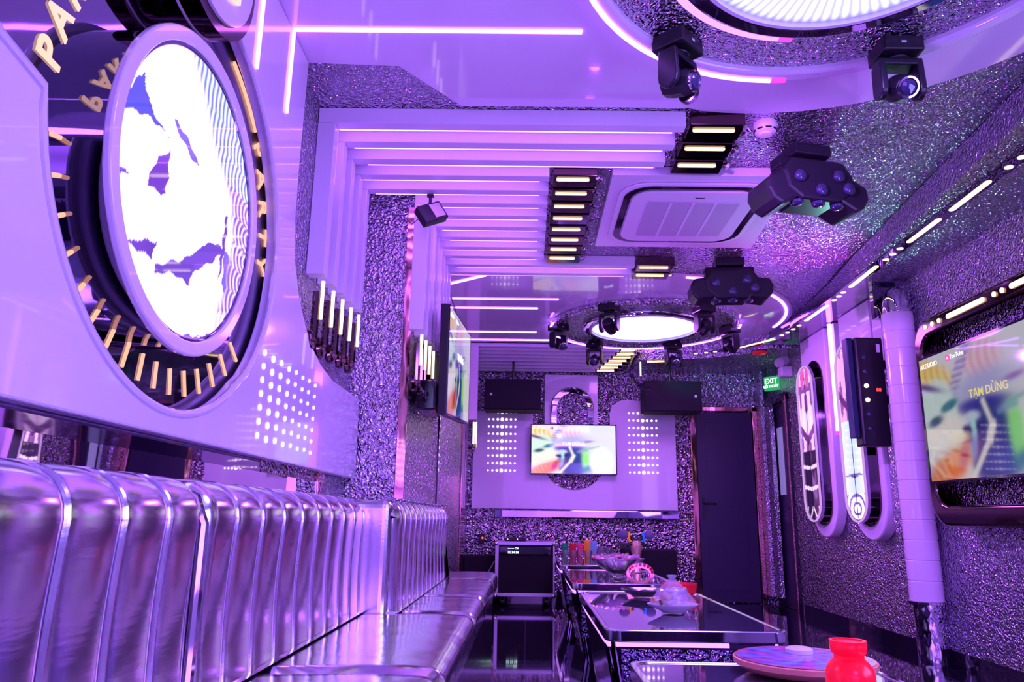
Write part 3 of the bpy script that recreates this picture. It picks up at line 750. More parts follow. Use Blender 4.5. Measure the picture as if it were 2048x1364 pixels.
# multi lens beam fixtures
def beam_fixture(label, loc, rz, lobes):
    t = thing('multi_beam_light', label, 'stage light', loc, 'multi lens black stage lights', (0, 0, rz))
    MB().box(-.10, .10, -.08, .08, -.06, 0).build('base', BLACK, t, bevel=.008)
    y = MB().box(-.17, .17, -.045, .045, -.12, -.061)
    for s in (-1, 1): y.prism([(-.05, -.12), (.05, -.12), (.04, -.24), (-.04, -.24)], 'x', s * .155 - .015, s * .155 + .015)
    y = y.build('yoke', BLACK, t, bevel=.01)
    b = MB().prism([(-.14, -.10), (.14, -.10), (.19, -.17), (.17, -.26), (.10, -.31), (-.10, -.31), (-.17, -.26), (-.19, -.17)], 'y', -.11, .09).build('body', BLACK, t, bevel=.015)
    for s in (-1, 1):
        w = MB().prism([(0, -.075), (.13, -.075), (.16, -.03), (.16, .03), (.13, .075), (0, .075)], 'y', -.10, .10)
        w.xf(Matrix.Translation((s * .12, 0, -.22)) @ Matrix.Rotation(0 if s > 0 else PI, 4, 'Z') @ Matrix.Rotation(rad(lobes), 4, 'Y')).build('side_bar', BLACK, t, bevel=.015)
    k = 0
    for (lx, ly, lz, ax) in ((-.11, -.07, -.312, 0), (0, -.08, -.312, 0), (.11, -.07, -.312, 0), (-.11, -.112, -.20, 1), (.10, -.112, -.18, 1), (.15, -.112, -.24, 1), (.0, -.112, -.26, 1)):
        if ax:
            L_ = MB().lathe([(.03, 0), (.03, -.01), (.022, -.018), (.01, -.02)], (lx, ly, lz), 18, 'y')
        else:
            L_ = MB().lathe([(.032, 0), (.032, -.012), (.022, -.02), (.01, -.022)], (lx, ly, lz), 18, 'z')
        L_.build('lens', LENS, t, smooth=True)
    return t
beam_fixture('large black multi lens stage light beside the air conditioner', (1.36, 3.42, 2.648), rad(14), 28)
beam_fixture('black multi lens stage light before the far ceiling ring', (1.41, 5.05, 2.648), rad(-4), 8)

# small floodlight
t = thing('floodlight', 'small black floodlight hanging from the slats at the wall corner', 'lamp', (-.545, 3.82, 2.57))
MB().tube([(0, 0, 0), (0, 0, -.07)], .009, 8).box(-.018, .018, -.012, .012, -.012, 0).build('stem', BLACK, t)
FM = Matrix.Translation((.01, -.01, -.115)) @ Matrix.Rotation(rad(-32), 4, 'Y') @ Matrix.Rotation(rad(30), 4, 'Z')
MB().box(-.075, .075, -.025, .03, -.055, .055).xf(FM).build('body', BLACK, t, bevel=.006)
MB().box(-.002, .062, -.028, -.0255, -.042, .042).xf(FM).build('glass', ALU, t)
MB().tube([(-.06, .02, -.13), (-.10, .03, -.16), (-.14, .03, -.12)], .003, 6).build('cable', BLACK, t)

# ------------------------------------------------------------------ right wall
def pic_far(u, z):
    if z > 1.46:
        f = math.sin(9 * z + 4 * u) * math.sin(5 * u - 6 * z)
        if z > 2.02 and f > .1: return (1.1, .12, .75)
        if 1.98 < z < 2.05: return (.35, .1, .55)
        if abs(z - 1.55 - .12 * u) < .04: return (.22, .05, .35)
        if f < -.55: return (.35, .10, .55)
        return (1.5, .85 + .3 * f, 1.5)
    for zz in (1.31, 1.13):
        if abs(z - zz - .02 * u) < .016: return (1.3, .9, 1.4)
    if z < .98 and math.sin(40 * z + 9 * u) > .75: return (1.1, .8, 1.2)
    return (.02, .008, .05)
def pic_near(u, z):
    if z > 1.62:
        f = math.sin(8 * z + 4 * u) * math.sin(6 * u - 5 * z)
        if abs(z - 1.7 - .14 * u) < .035: return (.2, .04, .3)
        return (1.3, .55, 1.2) if f > -.3 else (.4, .12, .6)
    if abs(z - 1.20 + .03 * (u - .5) ** 2) < .013 * (1.2 - u): return (.08, .04, .35)
    if z < 1.06:
        r = math.hypot(u - .1, (z - .95) * 7); q = math.sin(r * 16)
        return (1.5, 1.5, 1.7) if q > -.35 else (.25, .08, .7)
    return (.75 + .4 * u, .95 + .2 * u, 1.5)
def capsule_mirror(label, yc, pic, z0=.72, z1=2.33):
    t = thing('capsule_screen', label, 'screen', (XR, yc, 0), 'tall capsule shaped lit screens on the right wall')
    hw = .285
    P = [(-hw, ZS - .002)] + [(math.cos(PI + PI * i / 20) * hw, z0 + hw + math.sin(PI + PI * i / 20) * hw) for i in range(21)] + [(hw, ZS - .002)]
    ci = [(y, z) for y, z in capsule(0.0, z0 + .10, 2.26, .205, 20)]
    # outer slab (closed board) with a dark mirror capsule set on it
    MB().prism(P, 'x', -.085, 0).build('white_board', WHITE, t, bevel=.01, smooth=True)
    MB().prism(ci, 'x', -.094, -.0855).build('dark_mirror', GOLDM, t)
    c2 = capsule(.055, z0 + .13, 2.22, .185, 20)
    f = MB().prism(c2, 'x', -.150, -.0945).build('mirror_drum', DMIRROR, t, smooth=True)
    MB().ring(c2, capsule(.055, z0 + .139, 2.211, .176, 20), 'x', -.166, -.1505).build('lit_rim', TUBEP, t, smooth=True)
    za, zb_ = z0 + .15, 2.2; bm = bmesh.new(); cols = []; rows = []
    NV, NU = 150, 24
    for j in range(NV + 1):
        z = za + (zb_ - za) * j / NV
        e = min(z - za, zb_ - z); hh = .168 if e > .168 else math.sqrt(max(1e-6, .168 ** 2 - (.168 - e) ** 2))
        rows.append([bm.verts.new((-.153, .055 + hh * (2 * i / NU - 1), z)) for i in range(NU + 1)])
        cols += [pic(abs(hh * (2 * i / NU - 1)) / .168, z) for i in range(NU + 1)]
    for A, B_ in zip(rows, rows[1:]):
        for i in range(NU): bm.faces.new([A[i], A[i + 1], B_[i + 1], B_[i]])
    me = bpy.data.meshes.new('picture'); bm.to_mesh(me); bm.free()
    at = me.color_attributes.new('Col', 'FLOAT_COLOR', 'POINT')
    for k, c in enumerate(cols): at.data[k].color = (*c, 1)
    me.materials.append(screen_mat('capsule_picture', .9)); o = bpy.data.objects.new('picture', me); C.objects.link(o); o.parent = t
    MB().box(-.156, -.1532, .052, .057, z0 + .16, 2.19).build('centre_bar', BLACK, t)
    return t
capsule_mirror('tall capsule shaped lit screen in a white board, the one beside the side door', 6.63, pic_far)
capsule_mirror('tall capsule shaped lit screen in a white board, partly hidden by black light bar', 5.745, pic_near)
t = thing('tube_light', 'vertical violet tube light between the two capsule screens', 'light', (2.56, 6.19, 1.55))
MB().tube([(0, 0, 0.03), (0, 0, .94)], .018, 12).build('tube', LED, t)
MB().tube([(0, 0, 0), (0, 0, .028)], .018, 12).build('tube_end', MAG, t)
MB().box(.02, .09, -.04, .04, -.3, .94).build('mounting_strip', WHITE, t)
struct('trim_3', MB().box(2.60, 2.649, 5.12, 5.455, .3, ZS - .002), HAM)
struct('trim_4', MB().box(2.57, 2.649, 5.30, 5.44, 1.9, ZS - .002), WHITE)

# pipe column
t = thing('pipe_column', 'round column sleeved in ribbed white plastic by the right wall', 'column', (2.54, 5.0, 0))
sl = MB(); prof = []
z = .37
while z < 2.24:
    z1_ = min(z + .125, 2.25)
    prof += [(.0975, z), (.101, z + .004), (.101, z1_ - .006), (.0975, z1_ - .002)]
    z = z1_
sl.lathe([(.1, .37)] + prof + [(.1, 2.25)], (0, 0, 0), 40).build('white_sleeve', WHITE, t, smooth=True)
MB().lathe([(.085, 0), (.085, .365)], (0, 0, 0), 32).build('silver_base', mat('creased_foil', (.8, .78, .85), .08, 1, bump=(16, .7, .03, (1, 1, .4))), t, smooth=True)
MB().lathe([(.11, .355), (.11, .37)], (0, 0, 0), 32).build('collar', CHROME, t)
MB().lathe([(.09, 2.25), (.088, 2.33), (.07, 2.40), (.035, 2.435), (.01, 2.44)], (0, 0, 0), 32).build('silver_top', MIRROR, t, smooth=True)
struct('trim_5', MB().box(2.44, 2.55, 5.11, 5.16, 2.25, ZS - .002).box(2.55, 2.649, 5.0, 5.119, .09, ZS - .002), DMIRROR)

# light bar in front of the capsule
t = thing('black_light_bar', 'tall black box with a column of small lenses beside the white column', 'stage light', (2.40, 5.24, 1.36))
MB().box(-.09, .11, -.06, .06, 0, .77).build('housing', BLACK, t, bevel=.015)
MB().box(-.135, -.091, -.03, .05, .06, .77).build('side_rail', mat('dark_blue_plastic', (.02, .03, .09), .35), t, bevel=.006)
for k in range(6):
    MB().lathe([(.016, -.0605), (.016, -.068), (.01, -.072)], (-.035, 0, .12 + .10 * k), 16, 'y').build('lens', LENS if k not in (2, 3) else mat('lit_lens_%d' % k, (.4, .3, .2), .2, emis=(1, .85, .6), es=1.4), t, smooth=True)
text('digits', '88', .035, basis((.05, -.0625, .38), (1, 0, 0), (0, 0, 1)), REDL, t, ext=.0006)
MB().box(.06, .085, -.0615, -.0605, .66, .72).build('sticker', MATTE, t)
for z in (.30, .55): MB().box(.11, .245, -.03, .03, z, z + .06).build('bracket', BLACK, t)

# tv cabinet on the right wall
t = thing('screen_surround', 'mirrored rounded frame with warm light dashes around the right television', 'wall frame', (XR, 3.6, 0))
fo = rrect(-1.25, 1.13, .83, 2.10, .16, 8); fi = rrect(-1.18, 1.06, .95, 1.99, .13, 8)
MB().ring(fo, fi, 'x', -.16, -.001).build('frame', GOLDM, t, bevel=.02, seg=3, smooth=True)
MB().prism(fi, 'x', -.03, -.001).build('hammered_back', HAM, t)
MB().box(-.15, -.03, -1.0, .98, .935, .948).build('shelf', CHROME, t)
for y0, y1 in ((.35, .70), (-.3, .1), (-.9, -.5)):
    mb = MB(); capstrip(mb, (0, y0), (0, y1), .014, 0, .006); mb.xf(Matrix.Translation((-.163, 0, 2.045)) @ Matrix.Rotation(rad(-90), 4, 'Y')).build('dash_light', GOLD, t)
for y in (.80, .88, .96, .25, .18):
    MB().prism(circ(0, 0, .014, 14), 'x', -.169, -.162).xf(Matrix.Translation((0, y, 2.045))).build('dot_light', GOLD, t)
n = Vector((-1, 0, 0)); X = Vector((0, -1, 0)); Y = Vector((0, 0, 1))
television('television', 'large dim television in the mirrored frame on the right wall', basis((0, 0, 0), X, Y), 1.36, .77, .5, YEL, Vector((2.47, 3.98, 1.47)))
t = thing('tv_mount', 'black bracket behind the right television', 'bracket', (2.5, 4.0, 1.45))
MB().box(.008, .115, -.3, .3, -.15, .15).build('plate', BLACK, t)

# ------------------------------------------------------------------ sofa
def sofa_back(sofa, y0, y1, xf, xb, nch, name='back_cushion', roundend=True, rr=.05):
    mb = MB(); bm = mb.bm
    zt, zb = .925, .46; R = .085
    prof = [(xf + .02, zb)] + [(xf - .008 * math.sin(PI * k / 8), zb + (zt - R - zb) * k / 8) for k in range(0, 9)]
    prof += [(xf - R + R * math.cos(a), zt - R + R * math.sin(a)) for a in [PI / 2 * k / 6 for k in range(1, 7)]]
    prof += [(xb + .06, zt + .005), (xb + .02, zt - .01), (xb, zt - .05), (xb, zb)]
    m = len(prof)
    per = (y1 - y0) / nch; steps = nch * 22; rows = []
    for i in range(steps + 1):
        s = i / 22; f = s - math.floor(s)
        bul = (abs(math.sin(PI * s)) ** .33) * .012 - .008
        y = y0 + per * s; row = []
        ed = 0
        if roundend:
            rq = rr if y - y0 < y1 - y else .05
            de = min(y - y0, y1 - y); ed = max(0, rq - de)
            ed = rq - math.sqrt(max(0, rq ** 2 - ed ** 2)) if ed > 0 else 0
        for k, (x, z) in enumerate(prof):
            a = Vector(prof[max(0, k - 1)]); b = Vector(prof[min(m - 1, k + 1)]); t = (b - a).normalized(); n = Vector((t.y, -t.x))
            if n.x < 0 and k < 12: n = -n
            if k >= 12 and n.y < 0: n = -n
            d = bul - ed
            if k == 0 or k >= m - 2: d = 0
            row.append(bm.verts.new((x + n.x * d, y, z + n.y * d)))
        rows.append(row)
    for A, B_ in zip(rows, rows[1:]):
        for k in range(m - 1): bm.faces.new([A[k], A[k + 1], B_[k + 1], B_[k]])
        bm.faces.new([A[m - 1], A[0], B_[0], B_[m - 1]])
    bm.faces.new(rows[0]); bm.faces.new(rows[-1][::-1])
    o = mb.build(name, FOIL, sofa, smooth=True)
    for i in range(0 if not roundend else 1, nch + (0 if roundend else 1)):
        y = y0 + per * i
        MB().tube([(x + (.0 if k < 9 else -.0), y, z + (.0 if k < 9 else .0)) for k, (x, z) in enumerate(prof[1:-2])], .0055, 6).build('piping', FOIL, o, smooth=True)
    return o
sofa = thing('sofa', 'long silver foil sofa with channelled back along the left wall', 'sofa', (0, 0, 0))
sofa_back(sofa, -.55, .15, -.70, -.948, 4)
sofa_back(sofa, .155, 1.685, -.70, -.948, 9)
sofa_back(sofa, 1.695, 3.33, -.70, -.948, 9)
sofa_back(sofa, 3.34, 5.42, -.55, -.645, 12, rr=.085)
# block joining the stepped back
MB().box(-.948, -.585, 3.31, 3.99, .3, .922).build('back_filler', FOIL, sofa, bevel=.035, seg=4)
zp = MB(); zp.tube([(-.705, 1.69, .47), (-.707, 1.69, .83), (-.73, 1.69, .885), (-.80, 1.69, .915), (-.92, 1.69, .925)], .012, 8).build('zip_seam', CHROME, sofa, smooth=True)
def seat(y0, y1, xb):
    mb = MB(); bm = mb.bm
    xf, zt, zb = -.21, .455, .33; R = .05
    prof = [(xb, zb), (xb, zt - .02), (xb + .04, zt - .004), (-.60, zt), (-.45, zt + .004), (-.32, zt + .004), (xf - R, zt)]
    prof += [(xf - R + R * math.sin(a), zt - R + R * math.cos(a)) for a in [PI / 2 * k / 6 for k in range(1, 7)]] + [(xf, zb + .02), (xf - .02, zb)]
    N = max(6, int((y1 - y0) / .04)); rows = []
    for i in range(N + 1):
        y = y0 + (y1 - y0) * i / N; de = min(y - y0, y1 - y); ed = max(0, .035 - de)
        ed = .035 - math.sqrt(max(0, .035 ** 2 - ed ** 2)) if ed > 0 else 0
        rows.append([bm.verts.new((x - (ed * .5 if x > -.3 else 0), y, z - (ed * .5 if z > zt - .06 else 0))) for x, z in prof])
    for A, B_ in zip(rows, rows[1:]):
        for k in range(len(prof)): bm.faces.new([A[k], A[(k + 1) % len(prof)], B_[(k + 1) % len(prof)], B_[k]])
    bm.faces.new(rows[0]); bm.faces.new(rows[-1][::-1])
    return mb.build('seat_cushion', FOIL, sofa, smooth=True)
for y0, y1, xb in ((-.55, .75, -.95), (.76, 2.1, -.95), (2.11, 3.34, -.95), (3.35, 4.05, -.645), (4.06, 5.15, -.645), (5.16, 5.9, -.645)):
    seat(y0, y1, xb)
    mb = MB()
MB().box(-.95, -.245, -.55, 3.34, .0, .328).box(-.645, -.245, 3.3405, 5.88, .0, .328).build('base', mat('dark_sofa_base', (.05, .04, .09), .12, .6), sofa)

# ------------------------------------------------------------------ tables
def table(label, y0, y1, x0=.29, x1=.92):
    t = thing('coffee_table', label, 'table', (x0, y0, 0), 'long mirrored coffee tables in a row')
    w, l = x1 - x0, y1 - y0
    MB().prism(rrect(0, w, 0, l, .05, 6), 'z', .455, .47).build('glass_top', GLASSB, t)
    MB().ring(rrect(-.008, w + .008, -.008, l + .008, .056, 8), rrect(.012, w - .012, .012, l - .012, .045, 8), 'z', .432, .474).build('chrome_rim', CHROME, t, bevel=.005, smooth=True)
    b = MB().prism([(.10, 0), (w - .10, 0), (w - .03, .431), (.03, .431)], 'y', .035, l - .035).build('body', BLACKG, t, bevel=.008)
    MB().box(.05, w - .05, .028, .0345, .16, .405).build('hammered_front', HAMD, t)
    MB().box(.03, w * .68, .012, .026, .415, .428).build('led_strip', LEDC, t)
    MB().box(.008, .02, .08, l - .08, .405, .418).build('led_strip', LEDC, t)
    MB().box(w - .02, w - .008, .08, l - .08, .405, .418).build('led_strip', LEDC, t)
    # slanted chrome side blades
    for s in (0, 1):
        P = [(.10 - .022, 0), (.10 - .004, 0), (.03 - .004, .40), (.03 - .022, .40)]
        if s: P = [(w - a, b_) for a, b_ in P]
        MB().prism(P, 'y', .2, l - .2).build('side_blade', DMIRROR, t)
    return t
table('nearest coffee table, holding the red jar and the round tray', .75, 2.2)
table('second coffee table from the camera, holding the snack bowl', 2.8, 4.2)
table('third coffee table from the camera, holding the cut glass bowl', 4.75, 6.0)
table('farthest coffee table, holding the coloured cups', 6.55, 7.75, .29, .80)
TZ = .475
GL = mat('clear_glass', (.95, .95, 1), .03, trans=.92, ior=1.45)
def tint(n, c): return mat(n, c, .08, trans=.55, emis=c, es=.12)
# jar
t = thing('plastic_jar', 'red translucent plastic jar with a screw neck at the front right', 'jar', (.605, 1.5, TZ))
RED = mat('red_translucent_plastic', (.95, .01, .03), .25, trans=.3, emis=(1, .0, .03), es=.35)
MB().lathe([(.036, 0), (.043, .01), (.044, .100), (.041, .112), (.032, .124), (.027, .128), (.027, .134), (.031, .138), (.033, .148), (.031, .156), (.027, .158), (.01, .158)], (0, 0, 0), 36).build('jar_body', RED, t, smooth=True)
MB().ring(circ(0, 0, .033, 36), circ(0, 0, .027, 36), 'z', .154, .160).build('neck_ring', RED, t)
# round tray
t = thing('round_tray', 'round patterned tray with an orange rim behind the red jar', 'tray', (.715, 2.06, TZ))
def tray_img(a, b):
    r = math.hypot(a, b); an = math.atan2(b, a)
    n = .5 + .5 * math.sin(an * 9 + 14 * r) * math.sin(an * 5 - 9 * r)
    if r > .93: return (.8, .18, .12)
    return (.75 * n + .15, .1 + .1 * n, .35 + .2 * n) if math.sin(an * 7 + 3 * r) > .1 else (.15 + .3 * n, .2 + .2 * n, .75)
def paint_mat(name):
    m, nt_, p = nodes(name)
    a = nt_.nodes.new('ShaderNodeVertexColor'); a.layer_name = 'Col'
    nt_.links.new(a.outputs['Color'], p.inputs['Base Color']); p.inputs['Roughness'].default_value = .15
    return m
MB().lathe([(.12, 0), (.15, .006), (.176, .022), (.176, .034), (.171, .036)], (0, 0, 0), 48).build('tray_body', mat('orange_plastic', (.85, .3, .22), .3), t, smooth=True)
image_grid('pattern', 14, 96, Matrix.Translation((0, 0, .0375)) @ Matrix.Diagonal((.171, .171, 1, 1)), tray_img, paint_mat('tray_print'), t, disc=True)
MB().lathe([(.035, .038), (.035, .048), (.028, .052), (.01, .053)], (.01, .06, 0), 28).build('hub', MATTE, t, smooth=True)
# snack bowl
t = thing('snack_bowl', 'white bowl of wrapped snacks on the second table', 'bowl', (.615, 3.3, TZ))
MB().lathe([(.045, 0), (.05, .006), (.10, .03), (.105, .036), (.098, .036), (.05, .014)], (0, 0, 0), 36, fn=lambda a, h: 1 + .03 * math.cos(8 * a) * (h > .02)).build('bowl', MATTE, t, smooth=True)
MB().lathe([(.097, .037), (.085, .06), (.05, .10), (.022, .128), (.012, .134), (.022, .15)], (0, 0, 0), 26, fn=lambda a, h: 1 + .05 * math.cos(7 * a + 30 * h) + .03 * math.cos(13 * a)).build('cellophane_wrap', mat('cellophane', (.9, .85, 1), .08, alpha=.28), t, smooth=True)
FOILS = [mat('wrapper_%d' % i, c, .18, .5) for i, c in enumerate(((.8, .45, .2), (.55, .25, .6), (.75, .7, .8), (.3, .16, .1)))]
for i in range(14):
    a = i * 2.4; r = .02 + .05 * ((i * 37) % 10) / 10
    w = MB().ball((0, 0, 0), .026, (1, .62, .5), 10); w.tube([(-.036, 0, 0), (-.02, 0, 0)], [.014, .004], 6).tube([(.02, 0, 0), (.036, 0, 0)], [.004, .014], 6)
    w.xf(Matrix.Translation((math.cos(a) * r, math.sin(a) * r, .035 + .075 * (1 - r / .075))) @ Matrix.Rotation(a * 1.7, 4, 'Z') @ Matrix.Rotation(.5 * math.sin(a), 4, 'X'))
    w = w.build('wrapped_sweet', FOILS[i % 4], None, smooth=True)
    w.location = (.615, 3.3, TZ)
    tag(w, 'shiny wrapped sweet heaped in the white snack bowl on the second table', 'sweet', 'wrapped sweets in the snack bowl')
# glass dish + red basket
t = thing('glass_dish', 'shallow clear glass dish at the far end of the second table', 'dish', (.60, 3.98, TZ))
MB().lathe([(.05, 0), (.08, .008), (.115, .03), (.118, .034), (.110, .032), (.05, .01)], (0, 0, 0), 28, fn=lambda a, h: 1 + .05 * math.cos(9 * a) * (h > .02)).build('dish', GL, t, smooth=True)
t = thing('red_basket', 'low red woven basket at the far right corner of the second table', 'basket', (.80, 4.10, TZ))
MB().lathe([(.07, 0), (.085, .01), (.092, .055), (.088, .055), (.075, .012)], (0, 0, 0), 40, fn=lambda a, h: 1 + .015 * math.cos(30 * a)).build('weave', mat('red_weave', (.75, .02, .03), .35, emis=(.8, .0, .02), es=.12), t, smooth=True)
# small ladle reflection object: cut glass bowl with sweets
t = thing('cut_glass_bowl', 'footed cut glass bowl of sweets on the third table', 'bowl', (.585, 4.98, TZ))
MB().lathe([(.055, 0), (.05, .008), (.018, .02), (.018, .032), (.05, .045), (.09, .065), (.15, .11), (.172, .135), (.165, .135), (.085, .072), (.01, .05)], (0, 0, 0), 48, fn=lambda a, h: 1 + .05 * math.cos(12 * a) * min(1, h / .1)).build('bowl', GL, t, smooth=True)
PK = [mat('pink_wrapper_%d' % i, c, .2, .4) for i, c in enumerate(((.85, .35, .6), (.75, .6, .75), (.8, .4, .25)))]
s0 = None
for i in range(22):
    a = i * 2.4; r = .13 * math.sqrt(((i * 53) % 22) / 22)
    M = Matrix.Translation((.585 + math.cos(a) * r, 4.98 + math.sin(a) * r, TZ + .125 + .02 * (1 - r / .13) + .008 * (i % 2)))
    w = MB().ball((0, 0, 0), .024, (1.2, .7, .45), 10).xf(Matrix.Rotation(a * 1.3, 4, 'Z')).tube([(-.04, 0, .004), (0, 0, 0), (.04, 0, .006)], [.016, .004, .016], 6)
    w = w.build('wrapped_sweet', PK[i % 3], None, smooth=True); w.matrix_world = M
    tag(w, 'pink wrapped sweet heaped in the footed glass bowl on the third table', 'sweet', 'wrapped sweets in the glass bowl')
# tambourine like party mask/tiara
t = thing('tambourine', 'pink scalloped tambourine standing on the third table', 'tambourine', (.70, 4.80, TZ))
PKP = mat('pink_plastic', (.85, .3, .3), .3)
MB().ring(circ(0, .055, .085, 40, ry=.062), circ(0, .048, .062, 40, ry=.038), 'y', -.012, .012).build('hoop', PKP, t, bevel=.003, smooth=True)
for k in range(9):
    a = rad(10 + 20 * k)
    MB().lathe([(.010, -.014), (.010, .014)], (math.cos(a) * .075, 0, .055 + math.sin(a) * .052), 12, 'y').build('jingle', COPPER, t)
# microphones in a vase
t = thing('gold_vase', 'small twisted gold vase holding two microphones on the third table', 'vase', (.815, 5.75, TZ))
MB().lathe([(.035, 0), (.03, .02), (.018, .05), (.022, .09), (.036, .15), (.044, .19), (.036, .22), (.03, .225), (.02, .2)], (0, 0, 0), 30, fn=lambda a, h: 1 + .1 * math.cos(6 * a + 40 * h)).build('vase_body', mat('gold_glaze', (.85, .5, .35), .25, .4), t, smooth=True)
def mic(label, s, ringcol):
    t = thing('microphone', label, 'microphone', (.815, 5.75, TZ + .225), 'microphones in the gold vase', (0, 0, 0))
    d = Vector((-s * .80, 0, -.45)).normalized()
    hp = -d * 0 + Vector((s * .07, 0, .03))
    MB().tube([hp - d * -.0, hp + Vector((-s * .16, -.02, -.075))], [.018, .010], 12).build('handle', BLACK, t, smooth=True)
    MB().ball((s * .095, 0, .042), .034, (1.15, 1, 1), 16).build('foam_head', mat('mic_foam_%d' % (s + 1), (.2, .16, .3), .9), t, smooth=True)
    MB().tube([(s * .050, -.005, .055), (s * .058, -.005, .02), (s * .035, -.005, -.02)], [.012, .016, .010], 10).build('grip_ring', ringcol, t, smooth=True)
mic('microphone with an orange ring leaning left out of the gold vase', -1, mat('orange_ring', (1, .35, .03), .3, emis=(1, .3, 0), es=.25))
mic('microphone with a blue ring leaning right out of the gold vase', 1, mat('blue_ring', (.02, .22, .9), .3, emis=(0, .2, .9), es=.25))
# cups
CUPS = [((.01, .22, .16), 0.335, .17), ((.65, .02, .06), .405, .17), ((.75, .05, .25), .465, .17), ((.85, .25, .06), .53, .20), ((.25, .3, .85), .585, .19)]
NM = ['green', 'dark red', 'pink', 'tall orange', 'blue']
for (c_, x, h), nm in zip(CUPS, NM):
    t = thing('plastic_tumbler', '%s translucent tumbler in the row on the farthest table' % nm, 'tumbler', (x, 6.74, TZ), 'coloured tumblers on the farthest table')
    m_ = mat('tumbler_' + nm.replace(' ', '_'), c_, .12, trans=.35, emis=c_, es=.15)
    MB().lathe([(.022, 0), (.025, .005), (.029, h), (.026, h), (.02, .012)], (0, 0, 0), 24).build('cup', m_, t, smooth=True)
    g = thing('drinking_glass', 'clear glass standing before the %s tumbler' % nm, 'glass', (x, 6.66, TZ), 'clear glasses before the tumblers')
    MB().lathe([(.022, 0), (.024, .004), (.03, .10), (.026, .115), (.024, .115), (.02, .01)], (0, 0, 0), 24).build('glass', GL, g, smooth=True)
for x, q in ((.66, 'left'), (.73, 'right')):
    g = thing('goblet', 'clear round goblet on the farthest table, %s of the two' % q, 'goblet', (x, 6.85, TZ), 'clear goblets on the farthest table')
    MB().lathe([(.03, 0), (.028, .004), (.006, .01), (.006, .06), (.03, .08), (.036, .11), (.03, .135), (.027, .135), (.028, .11), (.004, .07)], (0, 0, 0), 24).build('glass', GL, g, smooth=True)

# ------------------------------------------------------------------ equipment at the far end
t = thing('flight_case', 'black equipment rack case with aluminium edges on castors', 'case', (-.010, 7.85, 0))
MB().box(-.285, .285, .01, .5, .10, .60).build('case_body', BLACKM, t)
fr = MB()
for (a, b) in (((-.30, .09), (.30, .125)), ((-.30, .585), (.30, .62))): fr.box(a[0], b[0], -.01, .5, a[1], b[1])
for s in (-1, 1): fr.box(s * .2975 - .015 if s > 0 else -.30, .30 if s > 0 else -.265, -.012, .5, .126, .584)
fr.build('edge_frame', ALU, t, bevel=.003)
for sx in (-1, 1):
    for z in (.10, .60): MB().ball((sx * .29, -.01, z), .022, (1, .8, 1), 12).build('corner_cap', CHROME, t, smooth=True)
MB().box(-.26, .26, -.002, .009, .50, .57).build('receiver', BLACKG, t)
text('display', '12 34 56', .032, basis((-.12, -.006, .505), (1, 0, 0), (0, 0, 1)), COOL, t, ext=.0006, off=.001)
text('display', '\u2014 \u2014 CH', .026, basis((-.12, -.006, .545), (1, 0, 0), (0, 0, 1)), COOL, t, ext=.0006, off=.001)
for x in (-.22, .22):
    for y in (.07, .42): MB().lathe([(.04, -.015), (.04, .015)], (x, y, .04), 18, 'x').box(x - .022, x - .017, y - .02, y + .02, .03, .089).box(x + .017, x + .022, y - .02, y + .02, .03, .089).build('castor', BLACK, t)
t = thing('router', 'black wireless router with two antennas on the rack case', 'router', (-.11, 7.98, .621))
MB().box(-.11, .11, 0, .14, 0, .035).build('casing', BLACK, t, bevel=.006)
MB().tube([(.09, .1, .03), (.075, .1, .17)], .005, 6).build('antenna', BLACK, t)
for x in (-.08, .02): MB().box(x - .005, x + .005, -.003, -.0005, .014, .024).build('indicator', COOL, t)
t = thing('side_cabinet', 'black box unit between the rack case and left wall', 'box', (-.48, 8.05, 0))
MB().box(-.16, .155, 0, .3, .01, .47).build('body', BLACKM, t, bevel=.006)
MB().tube([(.06, -.03, .25), (.16, -.06, .42)], .006, 6).build('lever', ALU, t)
t = thing('wall_socket', 'small wall unit with a red lamp beside the rack case', 'switch', (-.48, 8.38, .58))
MB().box(-.03, .03, -.04, .018, 0, .10).build('box', BLACK, t, bevel=.004)
MB().lathe([(.012, -.041), (.010, -.05)], (.01, 0, .06), 12, 'y').build('lamp', REDL, t)
t = thing('subwoofer', 'low black speaker box on the floor right of the tables', 'speaker', (1.28, 8.0, 0))
MB().box(-.27, .27, 0, .34, .01, .55).build('cabinet', BLACKM, t, bevel=.01)
MB().box(-.25, .25, -.006, -.0005, .03, .53).build('grille', BLACKM, t)
t = thing('amplifier', 'small black amplifier box on top of the low speaker box', 'amplifier', (1.10, 8.1, .551))
MB().box(-.10, .08, 0, .2, 0, .06).build('casing', BLACK, t, bevel=.004)
MB().prism(circ(.0, .03, .016, 16), 'y', -.012, -.0005).build('knob', CHROME, t)

